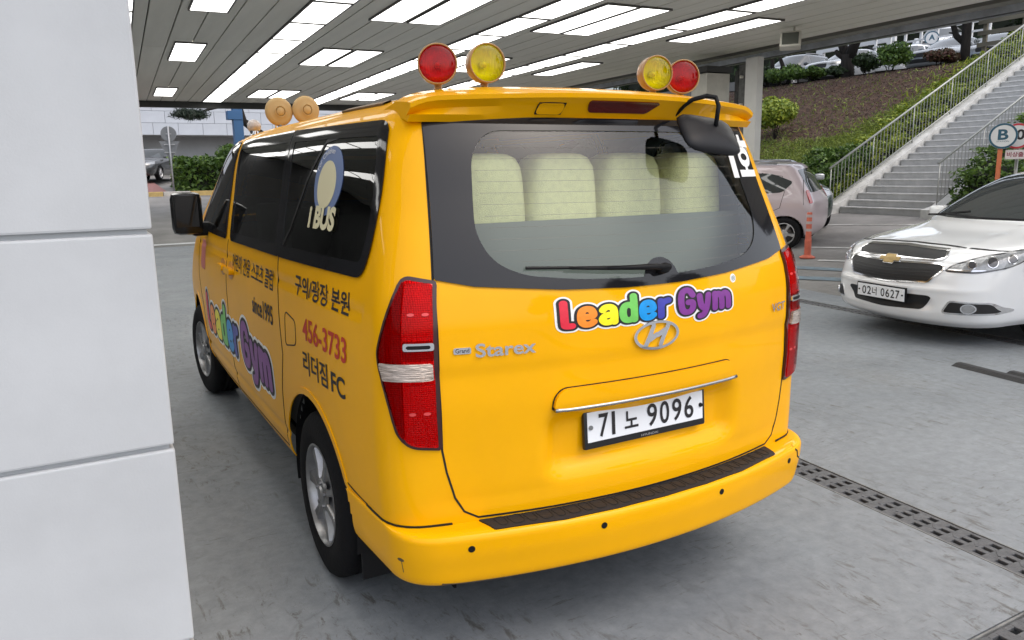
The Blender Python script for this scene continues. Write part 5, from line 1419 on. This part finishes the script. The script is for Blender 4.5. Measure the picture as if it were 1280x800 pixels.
# ---------------------------------------------------------------- signs, bollard, wedge
B1 = thing('round_sign', 'round white sign with dark blue ring and letter B on an orange post', 'sign', loc=(9.903, 4.468, 2.014), rot=(0, 0, R(-61)))
disc_sign(B1, .178, SB, 'B', SB, tw=.36)
box('orange_post', (-.02, .03, -.93), (.06, .03, 1.75), mat('post_orange', (.62, .17, .07), .5), B1)
v, f = text_mesh('STATION', 1., .0); v = fit_text(v, -.075, .075, -.085, -.065); link('small_lettering', mesh([(a, -.015, b) for a, b in v], f), SB, B1)
B2 = thing('round_sign', 'round white sign with red ring and number ten behind the letter B sign', 'sign', loc=(10.14, 4.40, 2.012), rot=(0, 0, R(-61)))
disc_sign(B2, .178, SR_, '10', INKB, tw=.50)
tube('post', [(.02, .03, -1.8), (.02, .03, -.15)], .022, STEEL, B2)
B3 = thing('notice_board', 'small white notice board with dark red lettering under the round signs', 'sign', loc=(10.03, 4.36, 1.755), rot=(0, 0, R(-61)))
box('board', (.10, 0, 0), (.42, .012, .13), mat('notice_white', (.72, .66, .66), .5), B3)
v, f = text_mesh('비상출 점등', 1., .02); v = fit_text(v, -.09, .27, -.035, .035); link('lettering', mesh([(a, -.009, b) for a, b in v], f), mat('lettering_maroon', (.25, .02, .05), .5), B3)
BO = thing('flexible_bollard', 'orange flexible bollard with grey bands in front of the pink hatchback', 'bollard', loc=(8.86, 6.86, gz(8.86, 6.86)))
ORG = mat('bollard_orange', (.52, .12, .07), .6, var=.15, vscale=8)
link('base', lathe_mesh([(0, .001), (0, .125), (.018, .125), (.03, .10), (.05, .062)], 24, 'z'), ORG, BO)
prof = [(.045, .060)]
for k in range(9): prof += [(.06+k*.028, .058), (.074+k*.028, .050)]
prof += [(.33, .047), (.74, .042), (.75, .038), (.752, .001)]
link('tube', lathe_mesh(prof, 24, 'z'), ORG, BO)
for z in (.44, .56, .67): link('reflective_band', lathe_mesh([(z, .0465), (z+.045, .0462)], 24, 'z'), mat('band_grey', (.42, .36, .35), .4), BO)
WG = thing('rubber_kerb_ramp', 'black rubber kerb ramp lying on the concrete floor', 'ramp', loc=(4.50, 1.40, 0), rot=(0, 0, R(-8)))
def wedge(nm, x, y, L, w, h):
    vs = [(x-w/2, y-L/2, .001), (x+w/2, y-L/2, .001), (x+w/2, y+L/2, .001), (x-w/2, y+L/2, .001), (x-w*.2, y-L/2+.02, h), (x+w*.30, y-L/2+.02, h), (x+w*.30, y+L/2-.02, h), (x-w*.2, y+L/2-.02, h)]
    link(nm, mesh(vs, [(3, 2, 1, 0), (4, 5, 6, 7), (0, 1, 5, 4), (1, 2, 6, 5), (2, 3, 7, 6), (3, 0, 4, 7)]), mat('rubber_black', (.018, .018, .02), .6, bump=.3, bscale=60), WG)
wedge('ramp_piece', 0, 0, .62, .10, .030); wedge('ramp_piece', .14, -.22, .34, .09, .028)
for k in range(5):
    pass

# ================================================================ LEFT: STREET SIDE BEYOND THE BAY
BWL = mat('wall_pale', (.46, .49, .54), .6, var=.06, vscale=1.)
BLD = thing('street_building', 'pale panelled building with shaded ground floor beyond the hedge', 'building', loc=(6, 43, 1.5))
box('ground_floor_wall', (0, 1.6, 1.2), (44, .4, 3.2), mat('wall_grey', (.36, .37, .385), .7, var=.06, vscale=1), BLD)
box('soffit', (0, .7, 2.30), (44, 2.2, .12), mat('soffit_grey', (.30, .30, .30), .7), BLD)
bm = bmesh.new(); add_box(bm, (0, 0, 0), (1.185, .10, .585), None, .006); me_t = bm_mesh(bm)
for r_ in range(9):
    for k in range(26): link('facade_panel', me_t, BWL, BLD, loc=(-15+k*1.2+(.6 if r_ % 2 else 0), -.40, 2.56+r_*.60))
box('upper_core', (0, .5, 5.0), (44, 1.7, 5.3), mat('wall_joint', (.30, .32, .35), .8), BLD)
for x in (-4.8, 6.): 
    d_ = link('glass_door', None, parent=BLD, loc=(x, 1.36, -.35)); box('door_frame', (0, 0, 1.05), (1.7, .08, 2.1), mat('door_frame_grey', (.20, .22, .23), .5), d_); box('door_pane', (0, -.05, 1.05), (1.5, .03, 1.9), mat('door_pane_green', (.20, .27, .27), .1), d_)
hedge('leafy green hedge on the street island behind the door mirror', [(2.30, 32.2), (6.2, 32.2), (6.2, 35.2), (2.30, 35.2)], gz, 1.22, 9000, .10, LF_G, 'street_hedge', .20)
shrub('shrub', 'taller rounded bush rising from the street hedge', (4.9, 34.0, gz(4, 34.0)+.5), (1.1, 1.0, .75), 4000, .10, LF_G)
link('brick_paving', mesh([(-4, 31.6, gz(0, 31.6)+.12), (1.7, 31.6, gz(0, 31.6)+.12), (1.7, 38, gz(0, 38)+.10), (-4, 38, gz(0, 38)+.10)], [(0, 1, 2, 3)]), mat('paving_red', (.25, .12, .11), .85, var=.2, vscale=9), kind='structure')
kb2 = thing('street_kerb', 'yellow and white street kerb along the red paving', 'kerb', loc=(0, 31.45, gz(0, 31.45)))
for k in range(10): box('kerb_stone', (-4+k*1.0, 0, .06), (.985, .18, .22), mat('kerb_yellow', (.50, .36, .14), .8, var=.15, vscale=5) if k % 3 else mat('kerb_pale', (.48, .46, .43), .8, var=.1, vscale=5), kb2, bev=.02)
parked('parked_sedan', 'grey sedan on the street beyond the hedge and road sign', 'sedan', P_GREY, (1.75, 38.4, gz(1, 38.4)+.12), 205)
RS = thing('road_sign', 'grey back of a road sign pole with disc above a downward triangle', 'sign', loc=(1.95, 31.9, gz(2, 31.9)), rot=(0, 0, R(-6)))
SGB = mat('sign_back_grey', (.20, .21, .22), .5, .4)
tube('pole', [(0, 0, 0), (0, 0, 2.66)], .034, mat('pole_grey', (.40, .41, .42), .5, .4), RS)
bm = bmesh.new(); add_tube(bm, [(0, .05, 2.36), (0, .065, 2.36)], .29, 36); link('disc', bm_mesh(bm), SGB, RS)
vs = [(-.38, .07, 2.08), (.38, .07, 2.08), (0, .07, 1.28), (-.38, .086, 2.08), (.38, .086, 2.08), (0, .086, 1.28)]
link('triangle', mesh(vs, [(0, 1, 2), (5, 4, 3), (0, 3, 4, 1), (1, 4, 5, 2), (2, 5, 3, 0)]), SGB, RS)
for z in (1.95, 1.65, 2.36): box('clamp', (0, .03, z), (.40 if z < 2.3 else .2, .03, .035), mat('pole_grey', (.40, .41, .42), .5), RS)
BC = thing('blue_column', 'blue steel column at the street edge of the canopy', 'column', loc=(3.79, 27.6, gz(4, 27.6)))
box('shaft', (0, 0, 1.85), (.32, .36, 3.7), mat('column_blue', (.045, .13, .28), .5), BC, bev=.01); box('cap', (-.1, 0, 3.1), (.50, .4, .3), MATS['column_blue'], BC, bev=.01)
TP = thing('pine_tree', 'dark pine with a leaning trunk reaching over the street hedge', 'tree', loc=(6.75, 30.5, gz(6, 30.5)))
bm = bmesh.new(); add_tube(bm, [(.3, 0, 0), (-.3, 0, 1.2), (-1.3, 0, 2.2), (-2.2, 0, 2.9), (-2.5, 0, 4.3)], [.24, .21, .18, .15, .1], 9); add_tube(bm, [(-1.2, 0, 3.6), (-2.4, 0, 3.6), (-3.5, .1, 3.3), (-4.1, .1, 3.05)], [.09, .07, .05, .02], 7); link('trunk', bm_mesh(bm, True), BARK, TP)
PP = []; NN = []
for c, r, m_ in (((-4.15, 0, 3.08), (.75, .5, .36), 2600), ((-1.6, 0, 5.2), (2., 1.6, .8), 5000)):
    P, N = blob_points(m_, c, r, 16, .2); PP.append(P); NN.append(N)
link('needles', leaves_mesh(np.concatenate(PP), np.concatenate(NN), .11, .10), LF_P, TP)
# wall that closes the bay on the far side of the pillar
BWk = thing('bay_wall', 'dark grey wall closing the wash bay on the driver side of the van', 'wall', loc=(-8.2, 12, 0), rot=(0, 0, TH))
for k in range(9): box('wall_panel', (0, -12.1+k*3.0, 2.0), (.2, 2.985, 3.98), mat('bay_wall_grey', (.06, .061, .063), .55, var=.15, vscale=1.5), BWk)
EW = thing('added_end_wall', 'unseen dark grey wall added to keep street reflections off the van side windows', 'wall', loc=(-4.6, 18.9, 0))  # added out of view, blocks the bright street's reflection in the side windows
for k in range(3): box('wall_panel', (-2.45+k*2.45, 0, 2.0), (2.44, .2, 3.98), MATS['bay_wall_grey'], EW)
# trees across the yard behind the camera (they show only as reflections)
for k, (x, y, h, lb) in enumerate(((9.5, -15, 8.5, 'tall dark tree across the yard, reflected in the rear window'), (14., -12, 7., 'broad dark tree across the yard, reflected at the window edge'), (4.5, -21, 7., 'slim dark tree across the yard behind the wash bay'))):
    tree(lb, (x, y, 0), [([(0, 0, 0), (.1, 0, h*.3), (0, .1, h*.7)], [.22, .17, .08])], [((0, 0, h*.62), (1.9, 1.9, h*.36), 7000)], 7000, .16, LF_D)
